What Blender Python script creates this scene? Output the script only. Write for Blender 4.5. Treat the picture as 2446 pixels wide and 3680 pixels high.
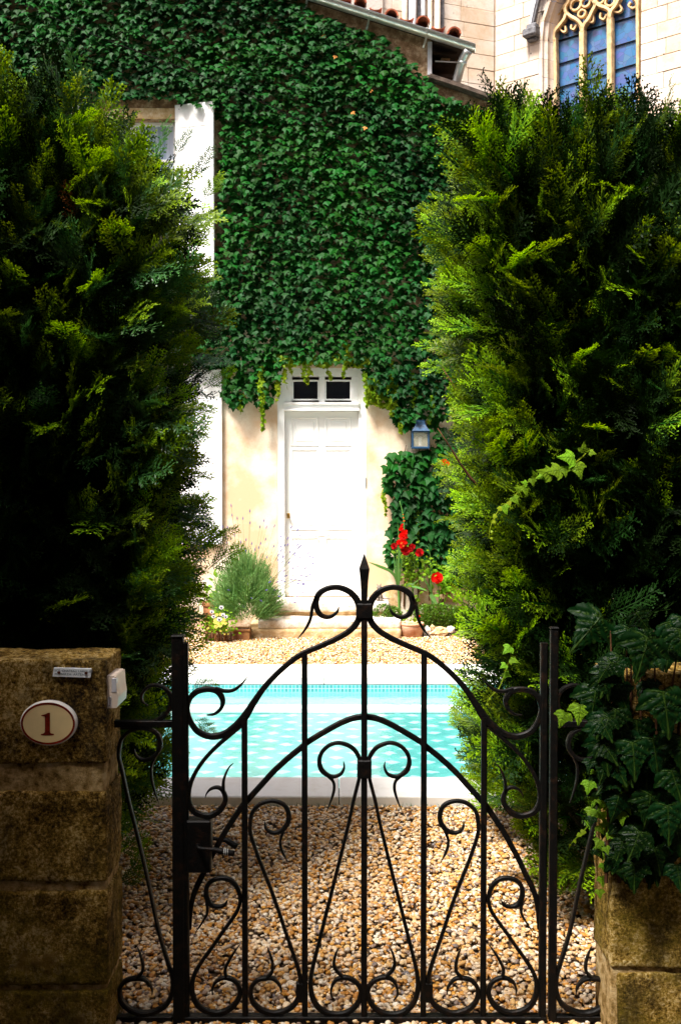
import bpy, bmesh, math, random
import numpy as np
from mathutils import Vector, Matrix, noise
random.seed(7); RNG = np.random.default_rng(7)
R = math.radians
for o in list(bpy.data.objects): bpy.data.objects.remove(o)
scene = bpy.context.scene
COL = scene.collection

# ------------------------------------------------------------------ camera, sky, sun, exposure
H = 1.605; FPX = 3579.0; PITCH = math.atan((1840 - 1744) / FPX)
cam = bpy.data.cameras.new('camera'); camo = bpy.data.objects.new('camera', cam); COL.objects.link(camo)
cam.sensor_fit = 'VERTICAL'; cam.sensor_height = 36; cam.sensor_width = 24
cam.lens = FPX / 3680 * 36; cam.clip_end = 800; cam.clip_start = 0.05
camo.location = (0, 0, H); camo.rotation_euler = (R(90) - PITCH, 0, 0)
scene.camera = camo
SUN_EL = 60; SUN_AZ = 224       # direction the light comes from, clockwise from +Y
w = bpy.data.worlds.new('World'); scene.world = w; w.use_nodes = True
nt = w.node_tree; nt.nodes.clear()
sky = nt.nodes.new('ShaderNodeTexSky'); sky.sky_type = 'NISHITA'; sky.sun_disc = False
sky.sun_elevation = R(SUN_EL); sky.sun_rotation = R(SUN_AZ); sky.dust_density = 7; sky.air_density = .55; sky.ozone_density = 0.6
bg = nt.nodes.new('ShaderNodeBackground'); bg.inputs[1].default_value = 0.065
wo = nt.nodes.new('ShaderNodeOutputWorld')
nt.links.new(sky.outputs[0], bg.inputs[0]); nt.links.new(bg.outputs[0], wo.inputs[0])
sl = bpy.data.lights.new('sun', 'SUN'); sl.energy = 3.2; sl.angle = R(16); sl.color = (1, .96, .91)
so = bpy.data.objects.new('sun', sl); COL.objects.link(so)
d = Vector((math.sin(R(SUN_AZ)) * math.cos(R(SUN_EL)), math.cos(R(SUN_AZ)) * math.cos(R(SUN_EL)), math.sin(R(SUN_EL))))
so.rotation_euler = d.to_track_quat('Z', 'Y').to_euler(); so.location = (0, -5, 12)
scene.view_settings.view_transform = 'Standard'; scene.view_settings.look = 'None'
scene.view_settings.gamma = 1; scene.view_settings.use_curve_mapping = False
scene.view_settings.exposure = 1.85
scene.render.engine = 'CYCLES'

# ------------------------------------------------------------------ helpers
def ray(px, py):
    u = (px - 1223) / FPX; v = (1840 - py) / FPX; c, s = math.cos(PITCH), math.sin(PITCH)
    return Vector((u, c + v * s, -s + v * c))
def P(px, py, Y):
    d = ray(px, py); t = Y / d.y
    return Vector((d.x * t, Y, H + d.z * t))
def G(px, py, z=0.0):
    d = ray(px, py); t = (z - H) / d.z
    return Vector((d.x * t, d.y * t, z))
class MB:
    def __init__(s): s.v = []; s.f = []; s.m = []
    def add(s, v, f, mi=0):
        n = len(s.v); s.v += [tuple(a) for a in v]; s.f += [tuple(i + n for i in q) for q in f]; s.m += [mi] * len(f); return s
    def build(s, name, mat, parent=None, smooth=False, kind=None, loc=None):
        me = bpy.data.meshes.new(name); me.from_pydata(s.v, [], s.f)
        mats = mat if isinstance(mat, (list, tuple)) else [mat]
        for m in mats: me.materials.append(m)
        if len(mats) > 1: me.polygons.foreach_set('material_index', s.m)
        if smooth: me.polygons.foreach_set('use_smooth', [True] * len(me.polygons))
        me.update()
        return link(name, me, parent, kind, loc)
def link(name, me, parent=None, kind=None, loc=None):
    o = bpy.data.objects.new(name, me); COL.objects.link(o)
    if parent is not None:
        o.parent = parent; o.matrix_parent_inverse = Matrix.Translation(-parent_loc(parent))
    if kind: o['kind'] = kind
    if loc is not None: o.location = loc
    return o
def parent_loc(p):
    # every parent is unrotated and unscaled: its world place is the sum of the chain
    v = Vector(p.location)
    if p.parent is not None: v = p.matrix_parent_inverse.to_translation() + v + parent_loc(p.parent)
    return v
def thing(name, label, cat, loc=(0, 0, 0), group=None):
    o = bpy.data.objects.new(name, None); COL.objects.link(o); o.location = loc; o.empty_display_size = .1
    o['label'] = label; o['category'] = cat
    if group: o['group'] = group
    return o
def tag(o, label, cat, group=None):
    o['label'] = label; o['category'] = cat
    if group: o['group'] = group
    return o
def cbox(x0, x1, y0, y1, z0, z1, b=0.0):
    if b <= 0:
        v = [(x, y, z) for x in (x0, x1) for y in (y0, y1) for z in (z0, z1)]
        return v, [(0, 1, 3, 2), (4, 6, 7, 5), (0, 4, 5, 1), (2, 3, 7, 6), (0, 2, 6, 4), (1, 5, 7, 3)]
    v = []; idx = {}
    for sx in (0, 1):
        for sy in (0, 1):
            for sz in (0, 1):
                X, Y, Z = (x0, x1)[sx], (y0, y1)[sy], (z0, z1)[sz]
                xi, yi, zi = X + b * (1 - 2 * sx), Y + b * (1 - 2 * sy), Z + b * (1 - 2 * sz)
                idx[sx, sy, sz] = len(v); v += [(X, yi, zi), (xi, Y, zi), (xi, yi, Z)]
    I = lambda a, b_, c, k: idx[a, b_, c] + k
    f = []
    for s in (0, 1):
        f += [(I(s,0,0,0), I(s,1,0,0), I(s,1,1,0), I(s,0,1,0)), (I(0,s,0,1), I(1,s,0,1), I(1,s,1,1), I(0,s,1,1)), (I(0,0,s,2), I(1,0,s,2), I(1,1,s,2), I(0,1,s,2))]
        for t in (0, 1):
            f += [(I(s,t,0,0), I(s,t,1,0), I(s,t,1,1), I(s,t,0,1)), (I(s,0,t,0), I(s,1,t,0), I(s,1,t,2), I(s,0,t,2)), (I(0,s,t,1), I(1,s,t,1), I(1,s,t,2), I(0,s,t,2))]
            for u in (0, 1): f.append((I(s,t,u,0), I(s,t,u,1), I(s,t,u,2)))
    return v, f
def fixn(o):
    bm = bmesh.new(); bm.from_mesh(o.data); bmesh.ops.recalc_face_normals(bm, faces=bm.faces); bm.to_mesh(o.data); bm.free(); return o
def box(name, mat, x0, x1, y0, y1, z0, z1, b=0.0, parent=None, kind=None):
    return fixn(MB().add(*cbox(x0, x1, y0, y1, z0, z1, b)).build(name, mat, parent, kind=kind))
def catmull(p, n=6):
    p = np.array(p, float); q = np.vstack([2 * p[0] - p[1], p, 2 * p[-1] - p[-2]]); out = []
    for i in range(1, len(q) - 2):
        a, b, c, d_ = q[i - 1], q[i], q[i + 1], q[i + 2]
        for k in range(n):
            t = k / n
            out.append(.5 * (2 * b + (c - a) * t + (2 * a - 5 * b + 4 * c - d_) * t * t + (3 * b - a - 3 * c + d_) * t ** 3))
    out.append(p[-1]); return np.array(out)
def sweep(mb, pts, ws, nrm, th, n=5, mi=0, sm=True):
    """flat bar along 3-D points; ws half widths in the plane, th half thickness along nrm"""
    a = np.array([list(p) + [w_] for p, w_ in zip(pts, ws)])
    if sm and len(a) > 2: a = catmull(a, n)
    p = a[:, :3]; w_ = np.maximum(a[:, 3], 1e-4); t = np.gradient(p, axis=0); t /= np.linalg.norm(t, axis=1)[:, None] + 1e-9
    nn = np.array(nrm, float); nn /= np.linalg.norm(nn); sd = np.cross(t, nn)
    prof = [(1, .55), (.6, 1), (-.6, 1), (-1, .55), (-1, -.55), (-.6, -1), (.6, -1), (1, -.55)]
    v = []; f = []
    for i in range(len(p)):
        thi = min(th, w_[i] * 2.2 + .001)
        for c, e in prof: v.append(p[i] + sd[i] * w_[i] * c + nn * thi * e)
    m = len(p)
    for i in range(m - 1):
        for k in range(8): f.append((i * 8 + k, i * 8 + (k + 1) % 8, (i + 1) * 8 + (k + 1) % 8, (i + 1) * 8 + k))
    f.append(tuple(range(7, -1, -1))); f.append(tuple((m - 1) * 8 + k for k in range(8)))
    mb.add(v, f, mi); return mb
def tube(mb, pts, rs, seg=6, n=4, mi=0, sm=True):
    a = np.array([list(p) + [r_] for p, r_ in zip(pts, rs if hasattr(rs, '__len__') else [rs] * len(pts))])
    if sm and len(a) > 2: a = catmull(a, n)
    p = a[:, :3]; t = np.gradient(p, axis=0); t /= np.linalg.norm(t, axis=1)[:, None] + 1e-9
    up = np.array([0.13, .21, .97]); v = []; f = []
    for i in range(len(p)):
        s = np.cross(t[i], up); s /= np.linalg.norm(s) + 1e-9; q = np.cross(s, t[i])
        for k in range(seg):
            an = 2 * math.pi * k / seg; v.append(p[i] + (s * math.cos(an) + q * math.sin(an)) * a[i, 3])
    m = len(p)
    for i in range(m - 1):
        for k in range(seg): f.append((i * seg + k, (i + 1) * seg + k, (i + 1) * seg + (k + 1) % seg, i * seg + (k + 1) % seg))
    f.append(tuple(range(seg))); f.append(tuple((m - 1) * seg + k for k in range(seg - 1, -1, -1)))
    mb.add(v, f, mi); return mb
def lathe(mb, prof, c=(0, 0, 0), seg=24, mi=0, sq=None):
    v = []; f = []
    for r_, z in prof:
        for k in range(seg):
            a = 2 * math.pi * k / seg + (math.pi / 4 if seg == 4 else 0); v.append((c[0] + r_ * math.cos(a), c[1] + r_ * math.sin(a), c[2] + z))
    for i in range(len(prof) - 1):
        for k in range(seg): f.append((i * seg + k, i * seg + (k + 1) % seg, (i + 1) * seg + (k + 1) % seg, (i + 1) * seg + k))
    f.append(tuple(range(seg - 1, -1, -1))); f.append(tuple((len(prof) - 1) * seg + k for k in range(seg)))
    mb.add(v, f, mi); return mb
def rock_mesh(name, size, seed, sub=3, amp=.25, mat=None, ang=1.0):
    bm = bmesh.new(); bmesh.ops.create_icosphere(bm, subdivisions=sub, radius=1)
    for v in bm.verts:
        c = v.co.copy(); k = 1 + amp * noise.noise(c * 1.3 * ang + Vector((seed * 3.1, seed, 0))) + amp * .4 * noise.noise(c * 4 + Vector((seed, 0, seed)))
        v.co = Vector((c.x * size[0], c.y * size[1], c.z * size[2])) * k
    me = bpy.data.meshes.new(name); bm.to_mesh(me); bm.free()
    me.polygons.foreach_set('use_smooth', [True] * len(me.polygons))
    if mat: me.materials.append(mat)
    return me
def rough_block(name, mat, x0, x1, y0, y1, z0, z1, amp, seed, parent, cell=.02, rnd=.02):
    """stone block with worn rounded arrises and a pitted face"""
    mb = MB(); dims = (x1 - x0, y1 - y0, z1 - z0); n = [max(2, int(d_ / cell)) for d_ in dims]; key = {}
    def vid(i, j, k):
        if (i, j, k) in key: return key[i, j, k]
        p = Vector((x0 + dims[0] * i / n[0], y0 + dims[1] * j / n[1], z0 + dims[2] * k / n[2]))
        q = Vector([min(max(p[a], (x0, y0, z0)[a] + rnd), (x1, y1, z1)[a] - rnd) for a in range(3)])
        dv = p - q; nr = dv.normalized() if dv.length > 1e-6 else Vector((0, 0, 0)); p = q + nr * rnd
        s = Vector((seed * 7.3, seed * 1.7, seed))
        o_ = noise.noise(p * 6 + s) * 1.0 + noise.noise(p * 17 + s) * .6 + noise.noise(p * 45 + s) * .45 + noise.noise(p * 110 + s) * .3
        p += nr * o_ * amp
        key[i, j, k] = len(mb.v); mb.v.append(tuple(p)); return key[i, j, k]
    for a in range(3):
        b_, c_ = (a + 1) % 3, (a + 2) % 3
        for side in (0, n[a]):
            for i in range(n[b_]):
                for j in range(n[c_]):
                    q = []
                    for di, dj in ((0, 0), (1, 0), (1, 1), (0, 1)):
                        t = [0, 0, 0]; t[a] = side; t[b_] = i + di; t[c_] = j + dj; q.append(vid(*t))
                    mb.f.append(tuple(q if side else q[::-1])); mb.m.append(0)
    return mb.build(name, mat, parent, smooth=True)
def inpoly(x, y, poly):
    x = np.asarray(x); y = np.asarray(y); r = np.zeros(x.shape, bool); n = len(poly)
    for i in range(n):
        x1, y1 = poly[i]; x2, y2 = poly[(i + 1) % n]
        c = ((y1 > y) != (y2 > y)) & (x < (x2 - x1) * (y - y1) / (y2 - y1 + 1e-12) + x1); r ^= c
    return r
def frame_euler(fwd, nrm):
    """rotation whose local Y is fwd and local Z is close to nrm"""
    y = Vector(fwd).normalized(); z = Vector(nrm); z = (z - y * z.dot(y)).normalized(); x = y.cross(z)
    return Matrix((x, y, z)).transposed().to_euler()
def scatter(name, pts, eul, scl, idx, protos, parent=None):
    """one object that sets the prototype meshes on its points (countless small pieces)"""
    me = bpy.data.meshes.new(name); me.from_pydata([tuple(p) for p in pts], [], [])
    for nm, ty, dat, key in (('rot', 'FLOAT_VECTOR', np.array(eul, dtype=np.float32).ravel(), 'vector'), ('scl', 'FLOAT', np.array(scl, dtype=np.float32), 'value'), ('idx', 'INT', np.array(idx, dtype=np.int32), 'value')):
        a = me.attributes.new(nm, ty, 'POINT'); a.data.foreach_set(key, dat)
    o = link(name, me, parent, 'stuff')
    c = bpy.data.collections.new(name + '_pieces')
    for i, m in enumerate(protos): c.objects.link(bpy.data.objects.new('piece_%02d' % i, m))
    g = bpy.data.node_groups.new(name, 'GeometryNodeTree')
    g.interface.new_socket('Geometry', in_out='INPUT', socket_type='NodeSocketGeometry'); g.interface.new_socket('Geometry', in_out='OUTPUT', socket_type='NodeSocketGeometry')
    N = g.nodes.new; L = g.links.new
    gi, go, ip, ci = N('NodeGroupInput'), N('NodeGroupOutput'), N('GeometryNodeInstanceOnPoints'), N('GeometryNodeCollectionInfo')
    ci.inputs[0].default_value = c; ci.inputs['Separate Children'].default_value = True; ci.inputs['Reset Children'].default_value = True
    def attr(nm, ty):
        a = N('GeometryNodeInputNamedAttribute'); a.data_type = ty; a.inputs[0].default_value = nm; return a.outputs[0]
    L(gi.outputs[0], ip.inputs['Points']); L(ci.outputs[0], ip.inputs['Instance']); ip.inputs['Pick Instance'].default_value = True
    L(attr('idx', 'INT'), ip.inputs['Instance Index']); L(attr('rot', 'FLOAT_VECTOR'), ip.inputs['Rotation']); L(attr('scl', 'FLOAT'), ip.inputs['Scale'])
    L(ip.outputs[0], go.inputs[0])
    md = o.modifiers.new('set_out', 'NODES'); md.node_group = g
    return o

# ------------------------------------------------------------------ materials
def rgb(h): return (h[0], h[1], h[2], 1)
class Mat:
    def __init__(s, name, base=(.5, .5, .5), rough=.6, spec=.5, metal=0):
        s.m = bpy.data.materials.new(name); s.m.use_nodes = True; s.t = s.m.node_tree
        s.b = s.t.nodes['Principled BSDF']; s.out = s.t.nodes['Material Output']
        s.b.inputs['Base Color'].default_value = rgb(base); s.b.inputs['Roughness'].default_value = rough
        s.b.inputs['Metallic'].default_value = metal; s.b.inputs['Specular IOR Level'].default_value = spec
        s.tc = None
    def N(s, t, **k):
        n = s.t.nodes.new(t)
        for a, b in k.items(): setattr(n, a, b)
        return n
    def L(s, a, b): s.t.links.new(a, b)
    def co(s, kind='Object', scale=None):
        if s.tc is None: s.tc = s.N('ShaderNodeNewGeometry') if kind == 'World' else s.N('ShaderNodeTexCoord')
        o = s.tc.outputs['Position'] if kind == 'World' else s.tc.outputs[kind]
        if scale:
            m = s.N('ShaderNodeMapping'); m.inputs['Scale'].default_value = scale; s.L(o, m.inputs[0]); o = m.outputs[0]
        return o
    def noise(s, scale, detail=6, rough=.6, kind='World', stretch=None, dist=0):
        n = s.N('ShaderNodeTexNoise'); n.inputs['Scale'].default_value = scale; n.inputs['Detail'].default_value = detail; n.inputs['Roughness'].default_value = rough; n.inputs['Distortion'].default_value = dist
        s.L(s.co(kind, stretch), n.inputs['Vector']); return n.outputs['Fac']
    def ramp(s, fac, stops):
        r = s.N('ShaderNodeValToRGB'); e = r.color_ramp.elements
        while len(e) < len(stops): e.new(.5)
        for el, (p, c) in zip(e, stops): el.position = p; el.color = rgb(c) if hasattr(c, '__len__') else (c, c, c, 1)
        s.L(fac, r.inputs[0]); return r.outputs[0]
    def mix(s, fac, a, b, mode='MIX'):
        n = s.N('ShaderNodeMix', data_type='RGBA', blend_type=mode)
        for i, x in ((0, fac), (6, a), (7, b)):
            if hasattr(x, 'links') or hasattr(x, 'is_linked'): s.L(x, n.inputs[i])
            else: n.inputs[i].default_value = x if i == 0 else rgb(x)
        return n.outputs[2]
    def math(s, op, a, b=0, c=0):
        n = s.N('ShaderNodeMath', operation=op)
        for i, x in enumerate((a, b, c)):
            if hasattr(x, 'is_linked'): s.L(x, n.inputs[i])
            else: n.inputs[i].default_value = x
        return n.outputs[0]
    def col(s, c): s.L(c, s.b.inputs['Base Color']); return s
    def bump(s, h, strength=.4, dist=.01):
        b = s.N('ShaderNodeBump'); b.inputs['Strength'].default_value = strength; b.inputs['Distance'].default_value = dist
        s.L(h, b.inputs['Height']); s.L(b.outputs[0], s.b.inputs['Normal']); return s
    def trans(s, amount, c):
        t = s.N('ShaderNodeBsdfTranslucent'); m = s.N('ShaderNodeMixShader'); m.inputs[0].default_value = amount
        if hasattr(c, 'is_linked'): s.L(c, t.inputs[0])
        else: t.inputs[0].default_value = rgb(c)
        s.L(s.b.outputs[0], m.inputs[1]); s.L(t.outputs[0], m.inputs[2]); s.L(m.outputs[0], s.out.inputs[0]); return s
    def rnd(s): n = s.N('ShaderNodeObjectInfo'); return n.outputs['Random']
    def hsv(s, c, h, sat, v):
        n = s.N('ShaderNodeHueSaturation')
        for nm, x in (('Hue', h), ('Saturation', sat), ('Value', v)):
            if hasattr(x, 'is_linked'): s.L(x, n.inputs[nm])
            else: n.inputs[nm].default_value = x
        s.L(c, n.inputs['Color']) if hasattr(c, 'is_linked') else setattr(n.inputs['Color'], 'default_value', rgb(c)); return n.outputs[0]

def plain(name, c, rough=.6, spec=.5, metal=0, var=.12, ns=30):
    m = Mat(name, c, rough, spec, metal)
    m.col(m.mix(m.ramp(m.noise(ns, 4), [(.35, 0), (.7, 1)]), tuple(x * (1 - var) for x in c), tuple(min(1, x * (1 + var)) for x in c)))
    return m
M = {}
m = plain('black_iron', (.005, .0045, .004), .5, .15, var=.5, ns=60); m.bump(m.noise(90, 4), .5, .004); m.col(m.mix(m.ramp(m.noise(35, 5, .7), [(.52, 0), (.7, 1)]), (.003, .0028, .0025), (.018, .008, .004))); M['iron'] = m.m
m = Mat('mossy_sandstone', rough=.95, spec=.1)
nf = m.math('ADD', m.math('MULTIPLY', m.noise(110, 5, .8), .42), m.math('ADD', m.math('MULTIPLY', m.noise(34, 6, .8), .30), m.math('MULTIPLY', m.noise(7, 5, .7), .28))); c = m.ramp(nf, [(.42, (.012, .007, .001)), (.47, (.14, .075, .012)), (.52, (.44, .27, .05)), (.57, (.85, .64, .30))])
moss = m.ramp(m.noise(3.2, 5, .6), [(.36, 0), (.52, 1)])
hz = m.N('ShaderNodeSeparateXYZ'); m.L(m.co('World'), hz.inputs[0])
low = m.ramp(hz.outputs[2], [(.1, 1), (.75, 0)])
c = m.mix(m.math('MULTIPLY', m.math('MULTIPLY', moss, low), .85), c, m.ramp(m.noise(60, 6, .75), [(.35, (.03, .025, .003)), (.62, (.26, .19, .015))]))
c = m.mix(m.ramp(m.noise(7, 4, .6), [(.62, 0), (.68, .8)]), c, (.2, .115, .015))
c = m.mix(m.ramp(m.noise(5, 6, .7, stretch=(1, 1, .5)), [(.5, 0), (.66, .85)]), c, (.014, .011, .008))
m.col(c); m.bump(nf, 1, .03); M['pillar'] = m.m
m = Mat('lime_mortar', rough=.95, spec=.1)
m.col(m.ramp(m.noise(24, 8, .7), [(.36, (.08, .04, .008)), (.46, (.40, .25, .08)), (.55, (.66, .45, .2)), (.65, (.8, .62, .33))])); m.bump(m.noise(70, 6, .8), 1, .02); M['mortar'] = m.m
m = Mat('white_paint', (.82, .82, .8), .35); m.bump(m.noise(15, 3), .05, .004); M['white'] = m.m
m = Mat('warm_render', rough=.9, spec=.15)
c = m.mix(m.ramp(m.noise(1.7, 5, .6), [(.42, 0), (.6, 1)]), (.62, .42, .26), (.80, .69, .55))
c = m.mix(m.ramp(m.noise(60, 5, .7), [(.5, 0), (.8, .5)]), c, (.55, .38, .22))
xyz = m.N('ShaderNodeSeparateXYZ'); m.L(m.co('World'), xyz.inputs[0])
dirt = m.math('MULTIPLY', m.ramp(xyz.outputs[2], [(.0, 1), (.35, 0)]), m.ramp(m.noise(9, 6, .7), [(.45, 0), (.6, 1)]))
m.col(m.mix(dirt, c, (.3, .19, .08))); m.bump(m.noise(120, 5), .35, .004); M['render'] = m.m
m = Mat('old_rubble_wall', rough=.95, spec=.1)
c = m.ramp(m.noise(9, 9, .72), [(.3, (.1, .055, .025)), (.48, (.28, .17, .09)), (.6, (.5, .36, .22)), (.75, (.68, .57, .43))])
m.col(c); m.bump(m.noise(22, 8, .7), 1, .04); M['rubble'] = m.m
m = Mat('church_limestone', rough=.9, spec=.15)
r_ = m.rnd()
c = m.mix(r_, (.60, .47, .35), (.68, .60, .51))
c = m.mix(m.ramp(m.noise(3.5, 8, .7), [(.45, 0), (.72, .75)]), c, (.42, .29, .17))
c = m.mix(m.ramp(m.noise(1.1, 3, .5), [(.5, 0), (.6, .6)]), c, (.62, .57, .52))
v = m.N('ShaderNodeTexVoronoi'); v.inputs['Scale'].default_value = 5.5; m.L(m.co('World'), v.inputs['Vector'])
pit = m.math('MULTIPLY', m.ramp(v.outputs['Distance'], [(.07, 1), (.12, 0)]), m.ramp(m.noise(2.5, 2), [(.5, 0), (.56, 1)]))
m.col(m.mix(pit, c, (.05, .03, .02))); m.bump(m.noise(30, 8, .7), .5, .02); M['church'] = m.m
m = Mat('church_joint', (.36, .27, .19), .95); M['joint'] = m.m
m = plain('carved_tracery_stone', (.62, .43, .22), .85, .2, var=.35, ns=9); m.bump(m.noise(40, 6), .3, .01); M['tracery'] = m.m
m = plain('grey_weathered_stone', (.16, .16, .17), .9, .2, var=.5, ns=14); m.bump(m.noise(40, 6), .5, .02); M['greystone'] = m.m
m = plain('pale_bluish_stone', (.55, .55, .57), .9, .2, var=.25, ns=6); m.bump(m.noise(30, 6), .4, .01); M['bluestone'] = m.m
m = Mat('step_stone', rough=.9, spec=.2)
c = m.mix(m.ramp(m.noise(6, 7, .7), [(.35, 0), (.6, 1)]), (.5, .38, .24), (.78, .74, .66))
m.col(m.mix(m.ramp(m.noise(38, 8, .8), [(.56, 0), (.64, .9)]), c, (.06, .055, .045))); m.bump(m.noise(50, 7), .5, .006); M['step'] = m.m
m = Mat('ochre_stone', rough=.9, spec=.2)
m.col(m.ramp(m.noise(11, 8, .7), [(.3, (.28, .16, .06)), (.5, (.55, .37, .18)), (.7, (.72, .6, .42))])); m.bump(m.noise(40, 6), .6, .008); M['ochre'] = m.m
m = Mat('pale_coping', rough=.75, spec=.3)
m.col(m.mix(m.ramp(m.noise(9, 6, .7), [(.5, 0), (.75, .5)]), (.80, .78, .73), (.62, .56, .46))); m.bump(m.noise(90, 4), .15, .002); M['coping'] = m.m
m = Mat('terracotta', rough=.85, spec=.2)
m.col(m.mix(m.ramp(m.noise(14, 5), [(.4, 0), (.7, 1)]), (.56, .26, .14), (.68, .44, .3))); M['terra'] = m.m
m = Mat('dark_terracotta', rough=.85, spec=.2)
m.col(m.mix(m.ramp(m.noise(14, 5), [(.4, 0), (.7, 1)]), (.16, .06, .025), (.3, .15, .05))); M['terradark'] = m.m
m = plain('planter_wood', (.12, .055, .025), .85, .2, var=.5, ns=25); M['wood'] = m.m
m = plain('zinc', (.62, .63, .6), .35, .5, .75, var=.15, ns=8); M['zinc'] = m.m
m = plain('roof_tile', (.32, .085, .04), .85, .2, var=.6, ns=9); M['tile'] = m.m
m = plain('dark_slate_ledge', (.09, .065, .05), .9, .2, var=.5, ns=14); m.bump(m.noise(50, 6), .6, .01); M['ledge'] = m.m
m = plain('dark_timber', (.035, .02, .012), .9, .2, var=.5, ns=12); M['timber'] = m.m
m = Mat('dark_pane', (.006, .008, .012), .06, .6); M['pane'] = m.m
m = Mat('upstairs_pane', (.35, .42, .55), .12, .5)
m.col(m.ramp(m.noise(14, 2, stretch=(1, 1, .05)), [(.35, (.22, .3, .42)), (.65, (.55, .6, .7))])); M['curtain'] = m.m
m = plain('blue_painted_metal', (.012, .05, .11), .4, .5, 0, var=.3); M['blue'] = m.m
m = plain('brass', (.62, .38, .1), .3, .5, 1); M['brass'] = m.m
m = Mat('lantern_glass', (.72, .68, .5), .12, .5); m.b.inputs['Alpha'].default_value = .28; M['lglass'] = m.m
m = Mat('white_bulb', (.85, .85, .8), .3); M['bulb'] = m.m
m = plain('enamel_cream', (.9, .70, .36), .25, .5, var=.04); M['cream'] = m.m
m = plain('enamel_white', (.88, .86, .8), .2, .5, var=.04); M['ewhite'] = m.m
m = plain('enamel_red_brown', (.2, .015, .004), .25, .5, var=.5, ns=50); M['ered'] = m.m
m = plain('aluminium_plate', (.86, .9, .93), .45, .5, .0, var=.08); M['alu'] = m.m
m = plain('grey_print', (.12, .16, .19), .6); M['print'] = m.m
m = plain('rusty_screw', (.09, .02, .008), .7, .4, .3); M['rust'] = m.m
m = plain('beige_plastic', (.72, .6, .5), .4, .4, var=.06); M['plastic'] = m.m
m = plain('brown_print', (.09, .03, .02), .5); M['bprint'] = m.m
m = plain('grey_plastic', (.55, .55, .6), .35, .5, var=.05); M['gplastic'] = m.m
m = Mat('soil', rough=1, spec=.05); m.col(m.ramp(m.noise(20, 8, .7), [(.3, (.03, .018, .01)), (.6, (.1, .065, .04)), (.8, (.2, .14, .09))])); m.bump(m.noise(60, 6), .8, .02); M['soil'] = m.m
m = plain('lane_paving', (.10, .095, .085), .9, .2, var=.4, ns=40); M['asphalt'] = m.m
m = plain('plain_house_stone', (.30, .255, .2), .9, .2, var=.3, ns=4); M['lane'] = m.m
m = Mat('river_pebble', rough=.55, spec=.35)
c = m.ramp(m.rnd(), [(0, (.36, .13, .012)), (.14, (.58, .27, .035)), (.3, (.66, .43, .18)), (.46, (.76, .63, .44)), (.58, (.45, .21, .04)), (.7, (.67, .50, .33)), (.84, (.84, .77, .62)), (.93, (.22, .14, .09)), (1, (.17, .16, .17))])
c = m.mix(m.ramp(m.noise(60, 4, .6), [(.4, 0), (.75, .5)]), c, (.38, .2, .08)); m.col(c); m.bump(m.noise(300, 3), .2, .002); M['pebble'] = m.m
# foliage
def foliage(name, a, b, tr, rough=.5, spec=.4, huev=.03, tamt=.3, tip=None, vr=.5, ns=2.5):
    m = Mat(name, rough=rough, spec=spec)
    c = m.mix(m.ramp(m.noise(ns, 3), [(.35, 0), (.65, 1)]), a, b)
    if tip:
        at = m.N('ShaderNodeAttribute', attribute_name='tip'); c = m.mix(at.outputs['Fac'], c, tip)
    r_ = m.rnd()
    c = m.hsv(c, m.math('MULTIPLY_ADD', r_, huev, .5 - huev * .5), 1.0, m.math('MULTIPLY_ADD', r_, vr, 1 - vr * .5))
    m.col(c); m.trans(tamt, m.hsv(c, .49, 1.1, tr)); return m
M['hedge'] = foliage('cypress_green', (.004, .034, .002), (.010, .056, .003), 1.7, .5, .15, .03, .3, (.42, .64, .006), .85).m
M['hedgeb'] = foliage('bluish_cypress_green', (.01, .045, .008), (.02, .07, .016), 1.5, .35, .6, .03, .25, (.08, .2, .04), .8).m
M['bark'] = plain('cypress_bark', (.09, .04, .018), .9, .1, var=.4, ns=20).m
M['drytwig'] = plain('dry_brown_twig', (.2, .07, .015), .9, .1, var=.4, ns=20).m
def ivymat(name, a, b, tamt=.18, rough=.5, veins=False, vr=.55):
    m = foliage(name, a, b, 1.6, rough, .07, .03, tamt, None, vr, 1.3)
    if veins:
        at = m.N('ShaderNodeAttribute', attribute_name='vein'); src = m.b.inputs['Base Color'].links[0].from_socket
        m.col(m.mix(at.outputs['Fac'], src, (.025, .05, .006))); m.bump(at.outputs['Fac'], .6, .004)
    return m.m
M['ivy'] = ivymat('ivy_green', (.003, .032, .005), (.009, .070, .005))
M['ivyy'] = ivymat('young_ivy_green', (.14, .24, .01), (.22, .3, .015), .35, .45, False, .4)
M['ivybig'] = ivymat('broad_ivy_green', (.001, .008, .001), (.002, .014, .002), .05, .4, True, .5)
M['ivymid'] = ivymat('fresh_ivy_green', (.10, .22, .010), (.15, .28, .012), .35, .4, True, .5)
M['box'] = foliage('box_green', (.05, .12, .006), (.09, .17, .01), 1.5, .45, .4, .03, .25, None, .9, 14).m
M['lav'] = foliage('lavender_grey_green', (.06, .15, .03), (.15, .25, .075), 1.3, .7, .2, .03, .2, None, .8, 6).m
M['lavfl'] = plain('lavender_violet', (.1, .08, .26), .8, .2, var=.4, ns=20).m
M['stem'] = plain('green_stem', (.08, .16, .03), .6, .3, var=.3).m
M['sword'] = foliage('sword_leaf_green', (.06, .17, .03), (.1, .24, .04), 1.5, .45, .4, .02, .25).m
m = Mat('red_petal', (.75, .008, .004), .5, .3); m.trans(.25, (.9, .01, .005)); M['red'] = m.m
m = Mat('crimson_petal', (.4, .004, .006), .5, .3); m.trans(.2, (.6, .01, .01)); M['crimson'] = m.m
M['orange'] = plain('orange_petal_base', (.75, .18, .03), .5, .3).m
M['pyel'] = plain('pansy_yellow', (.8, .72, .2), .6, .2).m
M['pwht'] = plain('pansy_white', (.75, .75, .78), .6, .2).m
M['pdark'] = plain('pansy_dark_eye', (.02, .01, .05), .6, .2).m
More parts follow.
